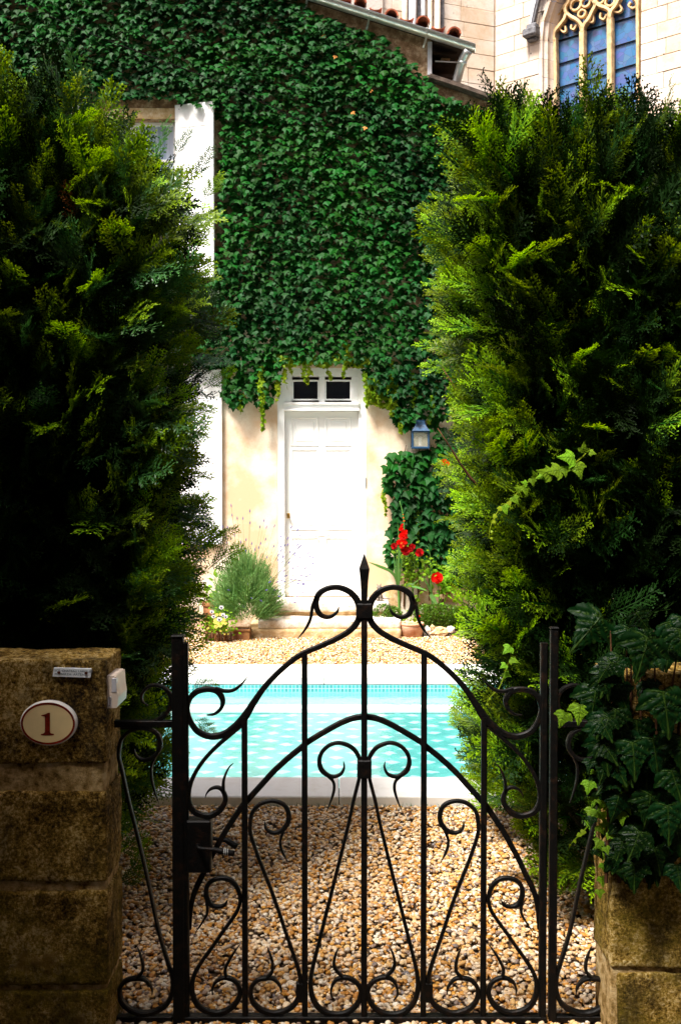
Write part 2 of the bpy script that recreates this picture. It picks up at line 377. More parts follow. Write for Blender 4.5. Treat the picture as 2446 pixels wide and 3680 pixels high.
# water and pool
m = Mat('pool_water', (1, 1, 1), .02)
wv = m.noise(14, 3, .5); bpn = m.N('ShaderNodeBump'); bpn.inputs['Strength'].default_value = .3; bpn.inputs['Distance'].default_value = .01; m.L(wv, bpn.inputs['Height'])
gl = m.N('ShaderNodeBsdfGlossy'); gl.inputs['Roughness'].default_value = .02; m.L(bpn.outputs[0], gl.inputs['Normal'])
tr = m.N('ShaderNodeBsdfTransparent'); tr.inputs[0].default_value = (.86, .97, .97, 1)
fr = m.N('ShaderNodeFresnel'); fr.inputs['IOR'].default_value = 1.33; m.L(bpn.outputs[0], fr.inputs['Normal'])
ms = m.N('ShaderNodeMixShader'); m.L(fr.outputs[0], ms.inputs[0]); m.L(tr.outputs[0], ms.inputs[1]); m.L(gl.outputs[0], ms.inputs[2]); m.L(ms.outputs[0], m.out.inputs[0]); M['water'] = m.m
m = Mat('pool_liner', rough=.6)
s3 = m.N('ShaderNodeSeparateXYZ'); m.L(m.co('World'), s3.inputs[0])
def stag(m, x, y, px, py, hw, hh):
    """staggered lattice of diamonds"""
    def one(ox, oy):
        a = m.math('ABSOLUTE', m.math('SUBTRACT', m.math('FRACT', m.math('ADD', m.math('DIVIDE', x, px), ox)), .5))
        b = m.math('ABSOLUTE', m.math('SUBTRACT', m.math('FRACT', m.math('ADD', m.math('DIVIDE', y, py), oy)), .5))
        q = m.math('ADD', m.math('DIVIDE', m.math('MULTIPLY', a, px), hw), m.math('DIVIDE', m.math('MULTIPLY', b, py), hh))
        return m.math('LESS_THAN', q, 1)
    return m.math('MAXIMUM', one(.1, .2), one(.6, .7))
wob = lambda sc_, am, ax: m.math('ADD', s3.outputs[ax], m.math('MULTIPLY', m.math('SUBTRACT', m.noise(sc_, 3, .6), .5), am))
dm = stag(m, wob(7, .05, 0), wob(9, .09, 1), .235, .22, .056, .038)
base = m.mix(m.ramp(m.noise(5, 4), [(.4, 0), (.65, 1)]), (.055, .24, .23), (.10, .33, .31))
m.col(m.mix(m.math('MULTIPLY', dm, .9), base, (.38, .62, .60))); M['liner'] = m.m
m = Mat('pool_mosaic', rough=.4)
br = m.N('ShaderNodeTexBrick'); br.offset = 0; br.inputs['Scale'].default_value = 1; br.inputs['Brick Width'].default_value = .03; br.inputs['Row Height'].default_value = .03; br.inputs['Mortar Size'].default_value = .003
br.inputs['Color1'].default_value = (.04, .33, .33, 1); br.inputs['Color2'].default_value = (.03, .22, .24, 1); br.inputs['Mortar'].default_value = (.3, .55, .53, 1)
cb = m.N('ShaderNodeCombineXYZ'); s4 = m.N('ShaderNodeSeparateXYZ'); m.L(m.co('World'), s4.inputs[0]); m.L(s4.outputs[0], cb.inputs[0]); m.L(s4.outputs[2], cb.inputs[1]); m.L(cb.outputs[0], br.inputs['Vector']); m.col(br.outputs[0]); M['mosaic'] = m.m
m = Mat('leaded_stained_glass', rough=.18, spec=.6)
vo = m.N('ShaderNodeTexVoronoi', feature='DISTANCE_TO_EDGE'); vo.inputs['Scale'].default_value = 8.5; m.L(m.co('World'), vo.inputs['Vector'])
vc = m.N('ShaderNodeTexVoronoi'); vc.inputs['Scale'].default_value = 8.5; m.L(m.co('World'), vc.inputs['Vector'])
c = m.hsv(m.mix(.9, vc.outputs['Color'], (.05, .2, .52)), .5, 1.0, .5)
m.col(m.mix(m.ramp(vo.outputs['Distance'], [(.006, 1), (.022, 0)]), c, (.03, .06, .1))); M['stained'] = m.m
m = Mat('tabby_fur', rough=.9, spec=.1)
wvt = m.N('ShaderNodeTexWave'); wvt.inputs['Scale'].default_value = 28; wvt.inputs['Distortion'].default_value = 4; m.L(m.co('World'), wvt.inputs['Vector'])
m.col(m.ramp(wvt.outputs['Fac'], [(.3, (.05, .045, .04)), (.6, (.3, .25, .2))])); M['cat'] = m.m

# ------------------------------------------------------------------ ground, lane, pool
YN0, YN1, YF0, YF1 = 4.91, 5.24, 7.98, 8.56
PX0, PX1 = -4.6, 5.2
g = MB()
def rect(mb, x0, x1, y0, y1, z): mb.add([(x0, y0, z), (x1, y0, z), (x1, y1, z), (x0, y1, z)], [(0, 1, 2, 3)])
e = 250
rect(g, -e, e, -e, YN0 + .1, 0); rect(g, -e, e, YF1 - .1, e, 0); rect(g, -e, PX0 - .2, YN0 + .1, YF1 - .1, 0); rect(g, PX1 + .2, e, YN0 + .1, YF1 - .1, 0)
g.build('ground', M['soil'], kind='structure')
g = MB(); rect(g, -40, 40, -2.2, 2.6, .012); g.build('road', M['asphalt'], kind='structure')
pool = thing('swimming_pool', 'narrow turquoise swimming pool with white diamond pattern and pale stone surround behind the gate', 'swimming pool', (0, 6.6, 0))
g = MB(); zf = -.2; rect(g, PX0, PX1, YN1 + .004, YF0 - .004, zf); g.build('pool_floor', M['liner'], pool)
g = MB(); g.add([(PX0, YF0 - .004, -.062), (PX1, YF0 - .004, -.062), (PX1, YF0 - .004, -.0), (PX0, YF0 - .004, -.0)], [(0, 1, 2, 3)])
g.add([(PX0, YN1 + .004, zf), (PX1, YN1 + .004, zf), (PX1, YN1 + .004, 0), (PX0, YN1 + .004, 0)], [(0, 1, 2, 3)])
for x in (PX0, PX1): g.add([(x, YN1, zf), (x, YF0, zf), (x, YF0, 0), (x, YN1, 0)], [(0, 1, 2, 3)])
g.build('waterline_mosaic', M['mosaic'], pool)
g = MB(); g.add([(PX0, YF0 - .003, zf), (PX1, YF0 - .003, zf), (PX1, YF0 - .003, -.062), (PX0, YF0 - .003, -.062)], [(0, 1, 2, 3)]); g.build('liner_wall', plain('pale_liner', (.16, .42, .41), .6).m, pool)
box('underwater_ledge', M['white'], PX0 + .01, PX1 - .01, YF0 - .14, YF0 - .008, zf + .002, zf + .04, .004, pool)
g = MB(); rect(g, PX0, PX1, YN1, YF0, -.05); g.build('water', M['water'], pool)
def slabs(xs, y0, y1):
    for a, b in zip(xs[:-1], xs[1:]): box('coping_slab', M['coping'], a + .002, b - .002, y0, y1, .0, .06, .006, pool)
slabs([-4.8, -3.1, -1.55, -.007, 1.5, 3.05, 4.4, 5.4], YN0, YN1)
slabs([-4.8, -3.4, -1.8, -.13, 1.6, 3.3, 5.4], YF0, YF1)
box('coping_slab', M['coping'], PX0 - .3, PX0, YN1 + .002, YF0 - .002, 0, .06, .006, pool); box('coping_slab', M['coping'], PX1, PX1 + .3, YN1 + .002, YF0 - .002, 0, .06, .006, pool)
# gravel
protos = [rock_mesh('pebble', (.5 * random.uniform(.9, 1.25), .5 * random.uniform(.65, .9), .5 * random.uniform(.42, .62)), i + 1, 2 if i < 10 else 1, .3, M['pebble']) for i in range(12)]
def gravel(x0, x1, y0, y1, dens, smin, smax, layers=1, skip=None):
    n = int((x1 - x0) * (y1 - y0) * dens)
    x = RNG.uniform(x0, x1, n); y = RNG.uniform(y0, y1, n); s = RNG.uniform(smin, smax, n) ** 1
    z = RNG.uniform(.0, .016, n) + s * .12
    if skip is not None:
        k = ~skip(x, y); x, y, s, z = x[k], y[k], s[k], z[k]
    n = len(x); e_ = np.stack([RNG.normal(0, .28, n), RNG.normal(0, .28, n), RNG.uniform(0, 6.28, n)], 1)
    return np.stack([x, y, z], 1), e_, s, RNG.integers(0, 12, n)
a = gravel(-1.6, 1.7, 2.75, YN0 - .008, 7200, .0105, .0265)
b = gravel(-3.5, 3.6, YF1 + .01, 11.05, 4200, .011, .025)
c_ = gravel(-3.5, -1.6, 2.9, YN0 - .01, 700, .02, .04); d_ = gravel(1.7, 3.5, 2.9, YN0 - .01, 700, .02, .04)
cat = [np.concatenate(t) for t in zip(a, b, c_, d_)]
gr = scatter('gravel', *cat, protos); gr['label'] = 'loose tan and ochre river gravel around the pool'; gr['category'] = 'gravel'

# ------------------------------------------------------------------ ivy leaf meshes
LO = [(0, .02), (.13, .10), (.33, .10), (.47, -.02), (.60, -.30), (.43, -.30), (.27, -.44), (.16, -.66), (0, -1.0)]
def leaf_mesh(name, mat, fold=.16, droop=.25, seed=0, fine=False, lobes=LO):
    """leaf in the XY plane: base at the origin, tip along +Y"""
    rr = random.Random(seed); half = lobes; ring = [(x, y) for x, y in half] + [(-x, y) for x, y in half[-2:0:-1]]
    if fine:
        big = []
        for i in range(len(ring)):
            a, b = ring[i], ring[(i + 1) % len(ring)]
            for k in range(4):
                t = k / 4; j = .0 if k == 0 else (.022 if k % 2 else -.012)
                nx, ny = (b[1] - a[1]), -(b[0] - a[0]); l = math.hypot(nx, ny) + 1e-6
                big.append((a[0] + (b[0] - a[0]) * t - nx / l * j, a[1] + (b[1] - a[1]) * t - ny / l * j))
        ring = big
    tips = [(0, -1.0), (.58, -.3), (-.58, -.3), (.3, .08), (-.3, .08)] + ([(.3, -.48), (-.3, -.48), (.16, -.74), (-.16, -.74), (.45, -.1), (-.45, -.1)] if fine else [])
    def vein(x, y):
        r = 9
        for k, (tx, ty) in enumerate(tips[:5]):
            l2 = tx * tx + ty * ty; t = max(0, min(1, (x * tx + y * ty) / l2)); r = min(r, math.hypot(x - t * tx, y - t * ty))
        if fine:
            for k in range(1, 5):
                by = -.18 * k
                for sx in (-1, 1):
                    ex, ey = sx * .3, by - .17; dx, dy = ex, ey - by; l2 = dx * dx + dy * dy
                    t = max(0, min(1, (x * dx + (y - by) * dy) / l2)); r = min(r, math.hypot(x - t * dx, y - by - t * dy) + .004)
        return r
    def z(x, y):
        q = -droop * (y * y) * .5 - fold * abs(x) * 1.1 + rr.uniform(-.01, .01)
        if fine: q += .05 * min(1, vein(x, y) / .09) + .012 * noise.noise(Vector((x * 5, y * 5, seed)))
        return q
    v = [(0, .32, z(0, -.32))]; vv = [1.0]; f = []; n = len(ring); rings = 12 if fine else 1
    cx, cy = 0, -.32
    v = [(cx, -cy, z(cx, cy))]; vv = [vein(cx, cy)]
    for k in range(1, rings + 1):
        t = k / rings
        for x, y in ring:
            px, py = cx + (x - cx) * t, cy + (y - cy) * t; v.append((px, -py, z(px, py))); vv.append(vein(px, py))
    for i in range(n): f.append((0, 1 + i, 1 + (i + 1) % n))
    for k in range(rings - 1):
        for i in range(n): f.append((1 + k * n + i, 1 + (k + 1) * n + i, 1 + (k + 1) * n + (i + 1) % n, 1 + k * n + (i + 1) % n))
    me = bpy.data.meshes.new(name); me.from_pydata(v, [], f); me.materials.append(mat)
    if fine:
        at = me.attributes.new('vein', 'FLOAT', 'POINT'); at.data.foreach_set('value', [max(0, 1 - q / .02) for q in vv])
        me.polygons.foreach_set('use_smooth', [True] * len(f))
    me.update(); return me
ivy_protos = [leaf_mesh('leaf', M['ivy'], .1 + .1 * (i % 3), .15 + .12 * (i % 4), i) for i in range(6)]
young = [leaf_mesh('leaf', M['ivyy'], .1, .2, i + 20, lobes=[(0, .02), (.2, .1), (.42, .0), (.5, -.2), (.4, -.45), (.2, -.72), (0, -.95)]) for i in range(3)]
mid_protos = [leaf_mesh('leaf', M['ivymid'], .15, .2, 40 + i) for i in range(2)]
big_protos = [leaf_mesh('leaf', M['ivybig'], .18 + .05 * i, .25 + .1 * i, 60 + i, True) for i in range(4)]
bigmid = [leaf_mesh('leaf', M['ivymid'], .2, .3, 70 + i, True) for i in range(2)]
def put(me, p, e_, s, parent, name='leaf'):
    o = link(name, me, parent); o.location = Vector(p); o.rotation_euler = e_; o.scale = (s, s, s)
    return o

# ------------------------------------------------------------------ house
YW = 11.08
def wx(px): return P(px, 1744, YW).x
def wz(py): return P(1223, py, YW).z
house = thing('house', 'cream rendered two storey house smothered in ivy with white door and shutters', 'house', (0, YW, 0))
def wallpoly(name, mat, poly, y0, y1, parent):
    n = len(poly); v = [(x, y0, z) for x, z in poly] + [(x, y1, z) for x, z in poly]
    f = [tuple(range(n)), tuple(range(2 * n - 1, n - 1, -1))] + [(i, i + n, (i + 1) % n + n, (i + 1) % n) for i in range(n)]
    return fixn(MB().add(v, f).build(name, mat, parent))
xe = wx(1546); xr = 3.6
DX0, DX1, DZ0, DZ1 = wx(997), wx(1315), .353, wz(1322)      # door opening
UX0, UX1, UZ0, UZ1 = wx(310), wx(640), wz(1000), wz(428)    # upstairs window
LX0, LX1, LZ0, LZ1 = wx(330), wx(655), .95, wz(1335)        # downstairs window
ZM = 3.35
def wr(x0, x1, z0, z1): return cbox(x0, x1, YW, YW + .45, z0, z1)
mb = MB()
for q in ((-7, LX0, 0, ZM), (LX0, LX1, 0, LZ0), (LX0, LX1, LZ1, ZM), (LX1, DX0, 0, ZM), (DX0, DX1, 0, DZ0), (DX0, DX1, DZ1, ZM), (DX1, xr, 0, ZM)): mb.add(*wr(*q))
fixn(mb.build('wall', M['render'], house))
ztop = lambda px: wz(5 + (px - 1184) * (160 / 509.) + 14)
mb = MB()
def wt(poly):
    n = len(poly); v = [(x, YW, z) for x, z in poly] + [(x, YW + .45, z) for x, z in poly]
    mb.add(v, [tuple(range(n)), tuple(range(2 * n - 1, n - 1, -1))] + [(i, i + n, (i + 1) % n + n, (i + 1) % n) for i in range(n)])
zt = lambda x: ztop(1223 + x * FPX / YW)
wt([(-7, ZM), (UX0, ZM), (UX0, zt(UX0)), (-7, zt(-7))]); wt([(UX0, ZM), (UX1, ZM), (UX1, UZ0), (UX0, UZ0)])
wt([(UX0, UZ1), (UX1, UZ1), (UX1, zt(UX1)), (UX0, zt(UX0))]); wt([(UX1, ZM), (xe, ZM), (xe, zt(xe)), (UX1, zt(UX1))])
wt([(xe, ZM), (xr, ZM), (xr, wz(271) - (xr - xe) * .35), (xe, wz(274))])
fixn(mb.build('upper_wall', M['rubble'], house))
# quoin strip at the end of the wall, return wall and the dark space under the eave
box('quoin', M['bluestone'], xe - .045, xe + .004, YW - .006, YW + .2, wz(270), wz(150), .004, house)
box('recess_wall', M['rubble'], xe + .01, wx(1662), YW + .5, YW + .7, wz(290), wz(120), 0, house)
for a, b_ in ((170, 178), (205, 214), (250, 262)): box('rafter', M['timber'], xe + .004, wx(1640), YW + .12, YW + .5, wz(b_), wz(a), 0, house)
box('eave_stone', M['ochre'], wx(1585), wx(1618), YW + .2, YW + .4, wz(190), wz(178), .01, house)
# sloping stone ledge over the lower wall
mb = MB(); sweep(mb, [(xe - .03, YW - .02, wz(283)), (xe + .3, YW - .02, wz(283) - .105), (xr, YW - .02, wz(283) - (xr - xe) * .35)], [.035] * 3, (0, 1, 0), .12, sm=False)
mb.build('ledge', M['ledge'], house)
# roof slab and barrel tiles
gx0, gx1 = wx(700), wx(1693); slope = -(160 / 509.)
def gz(x): return P(1184 + 0, 5, YW - .12).z + (x - P(1184, 5, YW - .12).x) * slope
mb = MB(); v = []
for x in (-7, gx1 - .03):
    for y, dz in ((YW - .05, .03), (YW + 4, 1.0)):
        v += [(x, y, gz(x) + dz + .02), (x, y, gz(x) + dz - .06)]
mb.add(v, [(0, 4, 6, 2), (1, 3, 7, 5), (0, 1, 5, 4), (2, 6, 7, 3), (0, 2, 3, 1), (4, 5, 7, 6)]); roof = fixn(mb.build('roof', M['timber'], house))
for i in range(26):
    x = gx1 - .22 - i * .17; mb = MB(); v = []; f = []
    r0 = .075 * random.uniform(.9, 1.08); dz = random.uniform(-.01, .02); up = i % 2
    for j, (y, zz) in enumerate(((YW - .12 + random.uniform(-.03, .03), 0), (YW + 1.2, .27))):
        for k in range(9):
            a = math.pi * k / 8
            for rr in (r0, r0 - .016): v.append((x + rr * math.cos(a), y, gz(x) + .075 + dz + zz + (rr * math.sin(a) if not up else -.4 * rr * math.sin(a) + .02)))
    for k in range(8):
        a = 2 * k; f += [(a, a + 2, 20 + a - 2 + 0, 18 + a), (a + 1, 18 + a + 1, 20 + a + 1, a + 3), (a, a + 1, a + 3, a + 2)]
    mb.add(v, f); mb.build('roof_tile', M['tile'], roof, smooth=False)
# door
def hx(a): return wx(a)
yj = YW + .05
fr_ = MB()
for q in ((DX0, hx(1023), DZ0, DZ1), (hx(1287), DX1, DZ0, DZ1), (hx(1023), hx(1287), wz(1352), DZ1), (hx(1023), hx(1049), wz(1446), wz(1352)), (hx(1262), hx(1287), wz(1446), wz(1352)), (hx(1146), hx(1167), wz(1446), wz(1352))):
    fr_.add(*cbox(q[0], q[1], yj - .045, yj + .1, q[2], q[3], .003))
dfr = fixn(fr_.build('door_frame', M['white'], house))
for a, b_ in ((1049, 1146), (1167, 1262)):
    pn = box('pane', M['pane'], hx(a) + .002, hx(b_) - .002, yj + .03, yj + .04, wz(1438), wz(1364), 0, dfr)
    mb = MB()
    for q in ((a, a + 5, 1364, 1438), (b_ - 5, b_, 1364, 1438), (a + 5, b_ - 5, 1364, 1369), (a + 5, b_ - 5, 1433, 1438)): mb.add(*cbox(hx(q[0]), hx(q[1]), yj - .03, yj + .03, wz(q[3]), wz(q[2]), .002))
    fixn(mb.build('glazing_bead', M['white'], dfr))
mb = MB()
for q in ((-.075, 1446, 1455), (-.055, 1455, 1470), (-.085, 1470, 1477)): mb.add(*cbox(hx(1020), hx(1290), yj + q[0], yj + .05, wz(q[2]), wz(q[1]), .003))
fixn(mb.build('transom_rail', M['white'], dfr))
mb = MB()
mb.add(*cbox(hx(1023) + .003, hx(1287) - .003, yj + .012, yj + .05, DZ0 + .01, wz(1478)))
door = fixn(mb.build('door', M['white'], house))
for (a, b_) in ((1044, 1144), (1167, 1262)):
    for (t, u) in ((1497, 1602), (1612, 1905), (1930, 2087)):
        x0, x1, z0, z1 = hx(a), hx(b_), wz(u), wz(t)
        mb = MB()
        for q in ((x0, x1, z0, z0 + .02), (x0, x1, z1 - .02, z1), (x0, x0 + .02, z0 + .02, z1 - .02), (x1 - .02, x1, z0 + .02, z1 - .02)): mb.add(*cbox(q[0], q[1], yj + .004, yj + .02, q[2], q[3], .004))
        mb.add(*cbox(x0 + .05, x1 - .05, yj + .007, yj + .02, z0 + .05, z1 - .05, .008)); fixn(mb.build('door_panel', M['white'], door))
kn = MB(); kx, kz = hx(1035), wz(1854); kn.add(*cbox(kx - .018, kx + .018, yj + .004, yj + .016, kz - .028, kz + .028, .003)); fixn(kn.build('escutcheon', M['brass'], door))
kn = MB(); sweep(kn, [(kx, yj + .005, kz), (kx, yj - .02, kz), (kx, yj - .045, kz)], [.008, .01, .017], (1, 0, 0), .012, sm=False); kn.build('door_knob', M['brass'], door)
kn = MB(); lz = wz(1923); tube(kn, [(hx(1130), yj + .005, lz), (hx(1132), yj - .025, lz), (hx(1176), yj - .025, lz), (hx(1178), yj + .005, lz)], .007, sm=False); kn.add(*cbox(hx(1125), hx(1182), yj + .004, yj + .014, lz - .014, lz + .02, .003)); fixn(kn.build('letter_slot', M['white'], door))
mb = MB(); mb.add(*cbox(DX1 - .012, DX1 + .004, yj - .06, yj - .045, wz(1750), wz(1715), .002)); mb.build('hinge', M['zinc'], door)
# steps
steps = thing('door_steps', 'worn pale stone doorsteps with black lichen below the white door', 'steps', (wx(1160), 10.6, 0))
box('step_core', M['ochre'], wx(985), wx(1395), 10.74, YW - .002, .1, .24, .008, steps)
rough_block('upper_slab', M['step'], P(975, 2100, 10.7).x, P(1398, 2100, 10.7).x, 10.70, YW + .04, .24, .353, .006, 3, steps, .025, .015)
rough_block('lower_slab', M['step'], P(925, 2250, 10.4).x, P(1440, 2250, 10.4).x, 10.40, YW - .002, .095, .195, .006, 5, steps, .025, .015)
rough_block('base_course', M['ochre'], P(885, 2280, 10.38).x, P(1440, 2280, 10.38).x, 10.38, YW - .002, -.02, .1, .006, 8, steps, .03, .012)
# exposed stones at wall foot right of the door
for i, (a, b_, t, u) in enumerate(((1385, 1440, 2110, 2195), (1500, 1560, 2120, 2185), (1575, 1640, 2080, 2160), (1450, 1500, 2060, 2100), (1560, 1610, 1860, 1920))):
    rough_block('exposed_stone', M['ochre'], wx(a), wx(b_), YW - .02, YW + .02, wz(u), wz(t), .008, 20 + i, house, .03, .015)
# upstairs window
win = MB()
for q in ((UX0, UX0 + .05, UZ0, UZ1), (UX1 - .05, UX1, UZ0, UZ1), (UX0, UX1, UZ1 - .035, UZ1), (UX0, UX1, UZ0, UZ0 + .06), ((UX0 + UX1) / 2 - .04, (UX0 + UX1) / 2 + .04, UZ0, UZ1)): win.add(*cbox(q[0], q[1], YW + .1, YW + .16, q[2], q[3], .004))
for k in (1, 2, 3): z = UZ1 - .03 - .39 * k; win.add(*cbox(UX0 + .05, UX1 - .05, YW + .115, YW + .15, z - .016, z + .016, .003))
uw = fixn(win.build('window', M['white'], house)); box('pane', M['curtain'], UX0 + .01, UX1 - .01, YW + .135, YW + .14, UZ0, UZ1 - .005, 0, uw)
box('window_lintel', M['ochre'], UX0 - .12, UX1 + .02, YW - .012, YW + .09, UZ1 + .001, UZ1 + .12, .006, house)
box('window_lintel', M['rubble'], UX0 - .12, UX1 + .12, YW - .008, YW + .09, UZ1 + .123, UZ1 + .27, .006, house)
def shutter(name, hinge, width, z0, z1, ang, sgn):
    """boarded shutter: planks with battens, hinged at x=hinge"""
    r = bpy.data.objects.new('shutter', None); COL.objects.link(r); r.parent = house; r.matrix_parent_inverse = Matrix.Translation(-parent_loc(house)); r.location = (hinge, YW - .02, z0)
    r.rotation_euler = (0, 0, ang); n = 4; h = z1 - z0
    for i in range(n):
        a, b_ = width * i / n, width * (i + 1) / n
        mb = MB(); mb.add(*cbox(sgn * a if sgn > 0 else -b_, sgn * b_ if sgn > 0 else -a, -.03, 0, 0, h, .0015)); o = fixn(mb.build('plank', M['white'])); o.parent = r
    for z in (.2, h - .25):
        mb = MB(); mb.add(*cbox(min(0, sgn * width) + .01, max(0, sgn * width) - .01, -.034, -.031, z, z + .012, .0)); o = fixn(mb.build('strap_hinge', M['white'])); o.parent = r
    return r
shutter('shutter', UX1, .45, UZ0 - .02, wz(384), R(-15.5), 1)
shutter('shutter', UX0, .45, UZ0 - .02, wz(384), R(15.5), -1)
shutter('shutter', wx(655) + .002, (799 - 655) / 323., wz(1955), wz(1330), 0, 1)
win = MB()
for q in ((LX0, LX0 + .05, LZ0, LZ1), (LX1 - .05, LX1, LZ0, LZ1), (LX0, LX1, LZ1 - .05, LZ1), (LX0, LX1, LZ0, LZ0 + .06), ((LX0 + LX1) / 2 - .03, (LX0 + LX1) / 2 + .03, LZ0, LZ1)): win.add(*cbox(q[0], q[1], YW + .1, YW + .16, q[2], q[3], .004))
lw = fixn(win.build('window', M['white'], house)); box('pane', M['pane'], LX0 + .01, LX1 - .01, YW + .13, YW + .136, LZ0, LZ1, 0, lw)
box('interior_floor', M['timber'], -6.9, xe, YW + .46, YW + 4, 3.2, 3.3, 0, house)
box('back_wall', M['lane'], -7, xr, YW + 4, YW + 4.3, 0, 6, 0, house)
box('side_wall', M['lane'], xr - .3, xr, YW + .46, YW + 3.99, 0, 4.8, 0, house); box('side_wall', M['lane'], -7, -6.7, YW + .46, YW + 3.99, 0, 7, 0, house)
# gutter and downpipe
gut = thing('roof_gutter', 'pale zinc gutter sloping down along the eave, with its short downpipe', 'gutter', (gx1 - .3, YW - .12, gz(gx1)))
mb = MB(); v = []; f = []; ns = 10
for x in (-6.5, gx1):
    for k in range(ns + 1):
        a = math.pi + math.pi * k / ns
        for rr in (.062, .057): v.append((x, YW - .13 + rr * math.cos(a), gz(x) + rr * math.sin(a)))
n2 = 2 * (ns + 1)
for k in range(ns):
    a = 2 * k; f += [(a, n2 + a, n2 + a + 2, a + 2), (a + 1, a + 3, n2 + a + 3, n2 + a + 1)]
mb.add(v, f); tube(mb, [(-6.5, YW - .195, gz(-6.5)), (gx1, YW - .195, gz(gx1))], .009, sm=False)
mb.build('trough', M['zinc'], gut, smooth=True)
mb = MB(); v = [(gx1 + .002, YW - .13, gz(gx1))] + [(gx1 + .002, YW - .13 + .064 * math.cos(math.pi + math.pi * k / 10), gz(gx1) + .064 * math.sin(math.pi + math.pi * k / 10)) for k in range(11)]
mb.add(v, [(0, i, i + 1) for i in range(1, 11)]); mb.build('end_cap', M['zinc'], gut)
for px in (1105, 1322, 1523):
    x = wx(px); mb = MB(); sweep(mb, [(x, YW - .2, gz(x) + .01), (x, YW - .185, gz(x) - .04), (x, YW - .13, gz(x) - .068), (x - .01, YW - .05, gz(x) - .09), (x - .02, YW - .01, gz(x) - .12)], [.012] * 5, (0, .3, 1), .003); mb.build('bracket', M['zinc'], gut)
mb = MB(); pa = Vector((wx(1672), YW - .13, gz(wx(1672)) - .05)); pb = P(1660, 222, YW - .05); pc = P(1646, 270, YW + .02); tube(mb, [pa, pb, pc, P(1638, 300, YW + .05)], .052, 14, 3); mb.build('downpipe', M['zinc'], gut, smooth=True)
mb = MB(); tube(mb, [pb + Vector((.0, 0, -.01)), pb + Vector((-.005, 0, -.035))], .056, 14, sm=False); mb.build('pipe_collar', M['zinc'], gut, smooth=True)
mb = MB(); tube(mb, [P(1563, 220, YW - .0), P(1645, 224, YW - .05)], .008, 6, sm=False); mb.build('stay_rod', M['zinc'], gut)

# wall lantern
lx, lzb, lzt = wx(1506), P(1506, 1609, YW - .1).z, P(1506, 1515, YW - .1).z
lan = thing('wall_lantern', 'dark blue metal wall lantern with pale glass beside the door', 'lantern', (lx, YW - .1, lzb))
hw = .088; hh = lzt - lzb; yc = YW - .1
mb = MB()
for sx in (-1, 1):
    for sy in (-1, 1): mb.add(*cbox(lx + sx * hw - .009, lx + sx * hw + .009, yc + sy * .065 - .009, yc + sy * .065 + .009, lzb, lzb + hh * .6, .002))
mb.add(*cbox(lx - hw - .01, lx + hw + .01, yc - .075, yc + .075, lzb - .012, lzb + .01, .003)); mb.add(*cbox(lx - hw - .012, lx + hw + .012, yc - .08, yc + .08, lzb + hh * .58, lzb + hh * .63, .004)); fixn(mb.build('frame', M['blue'], lan))
mb = MB(); lathe(mb, [((hw + .012) * 1.41, 0), (hw * 1.2, .03), (hw * .85, .07), (hw * .75, .1), (hw * .78, .105), (hw * .78, .118), (.02, .124)], (lx, yc, lzb + hh * .63), 4); fixn(mb.build('cap', M['blue'], lan))
mb = MB(); mb.add(*cbox(lx - hw, lx + hw, yc - .06, yc + .06, lzb + .01, lzb + hh * .58)); fixn(mb.build('glass', M['lglass'], lan))
mb = MB(); lathe(mb, [(.018, 0), (.02, .02), (.017, .022), (.019, .06), (.019, .1), (.012, .112)], (lx, yc, lzb + .012), 12); mb.build('bulb', M['bulb'], lan, smooth=True)
box('reflector', M['bulb'], lx - hw + .004, lx + hw - .004, yc + .061, yc + .064, lzb + .012, lzb + hh * .57, 0, lan)
box('back_plate', M['blue'], lx - .04, lx + .04, yc + .066, YW - .001, lzb + .05, lzb + hh * .9, .003, lan)

# ------------------------------------------------------------------ ivy on the house
ivy = thing('ivy', 'dense dark green ivy covering the front of the house above the door', 'ivy', (0, YW - .02, 3.4))
main = [(-500, -400), (1000, -400), (1080, 0), (1150, 55), (1200, 62), (1260, 95), (1330, 110), (1372, 128), (1430, 170), (1442, 198), (1490, 218), (1500, 255), (1558, 290), (1570, 335), (1640, 355), (1700, 385), (1900, 440), (1900, 1480), (1560, 1500), (1548, 1560), (1540, 1500), (1500, 1500), (1470, 1540), (1440, 1548), (1412, 1495), (1405, 1445), (1370, 1405), (1330, 1380), (1312, 1330), (1300, 1300), (1010, 1300), (1000, 1370), (978, 1440), (958, 1470), (930, 1450), (905, 1435), (880, 1440), (850, 1465), (830, 1455), (802, 1430), (800, 1318), (250, 1318), (-500, 1400)]
low = [(1376, 1668), (1396, 1632), (1440, 1615), (1490, 1628), (1560, 1600), (1800, 1500), (1800, 2090), (1600, 2100), (1560, 2060), (1540, 2010), (1480, 2040), (1430, 2010), (1400, 2040), (1388, 1990), (1378, 1935), (1402, 1880), (1408, 1800), (1402, 1758), (1364, 1726), (1390, 1700)]
rightlow = [(1560, 1500), (1900, 1480), (1900, 1600), (1560, 1640)]
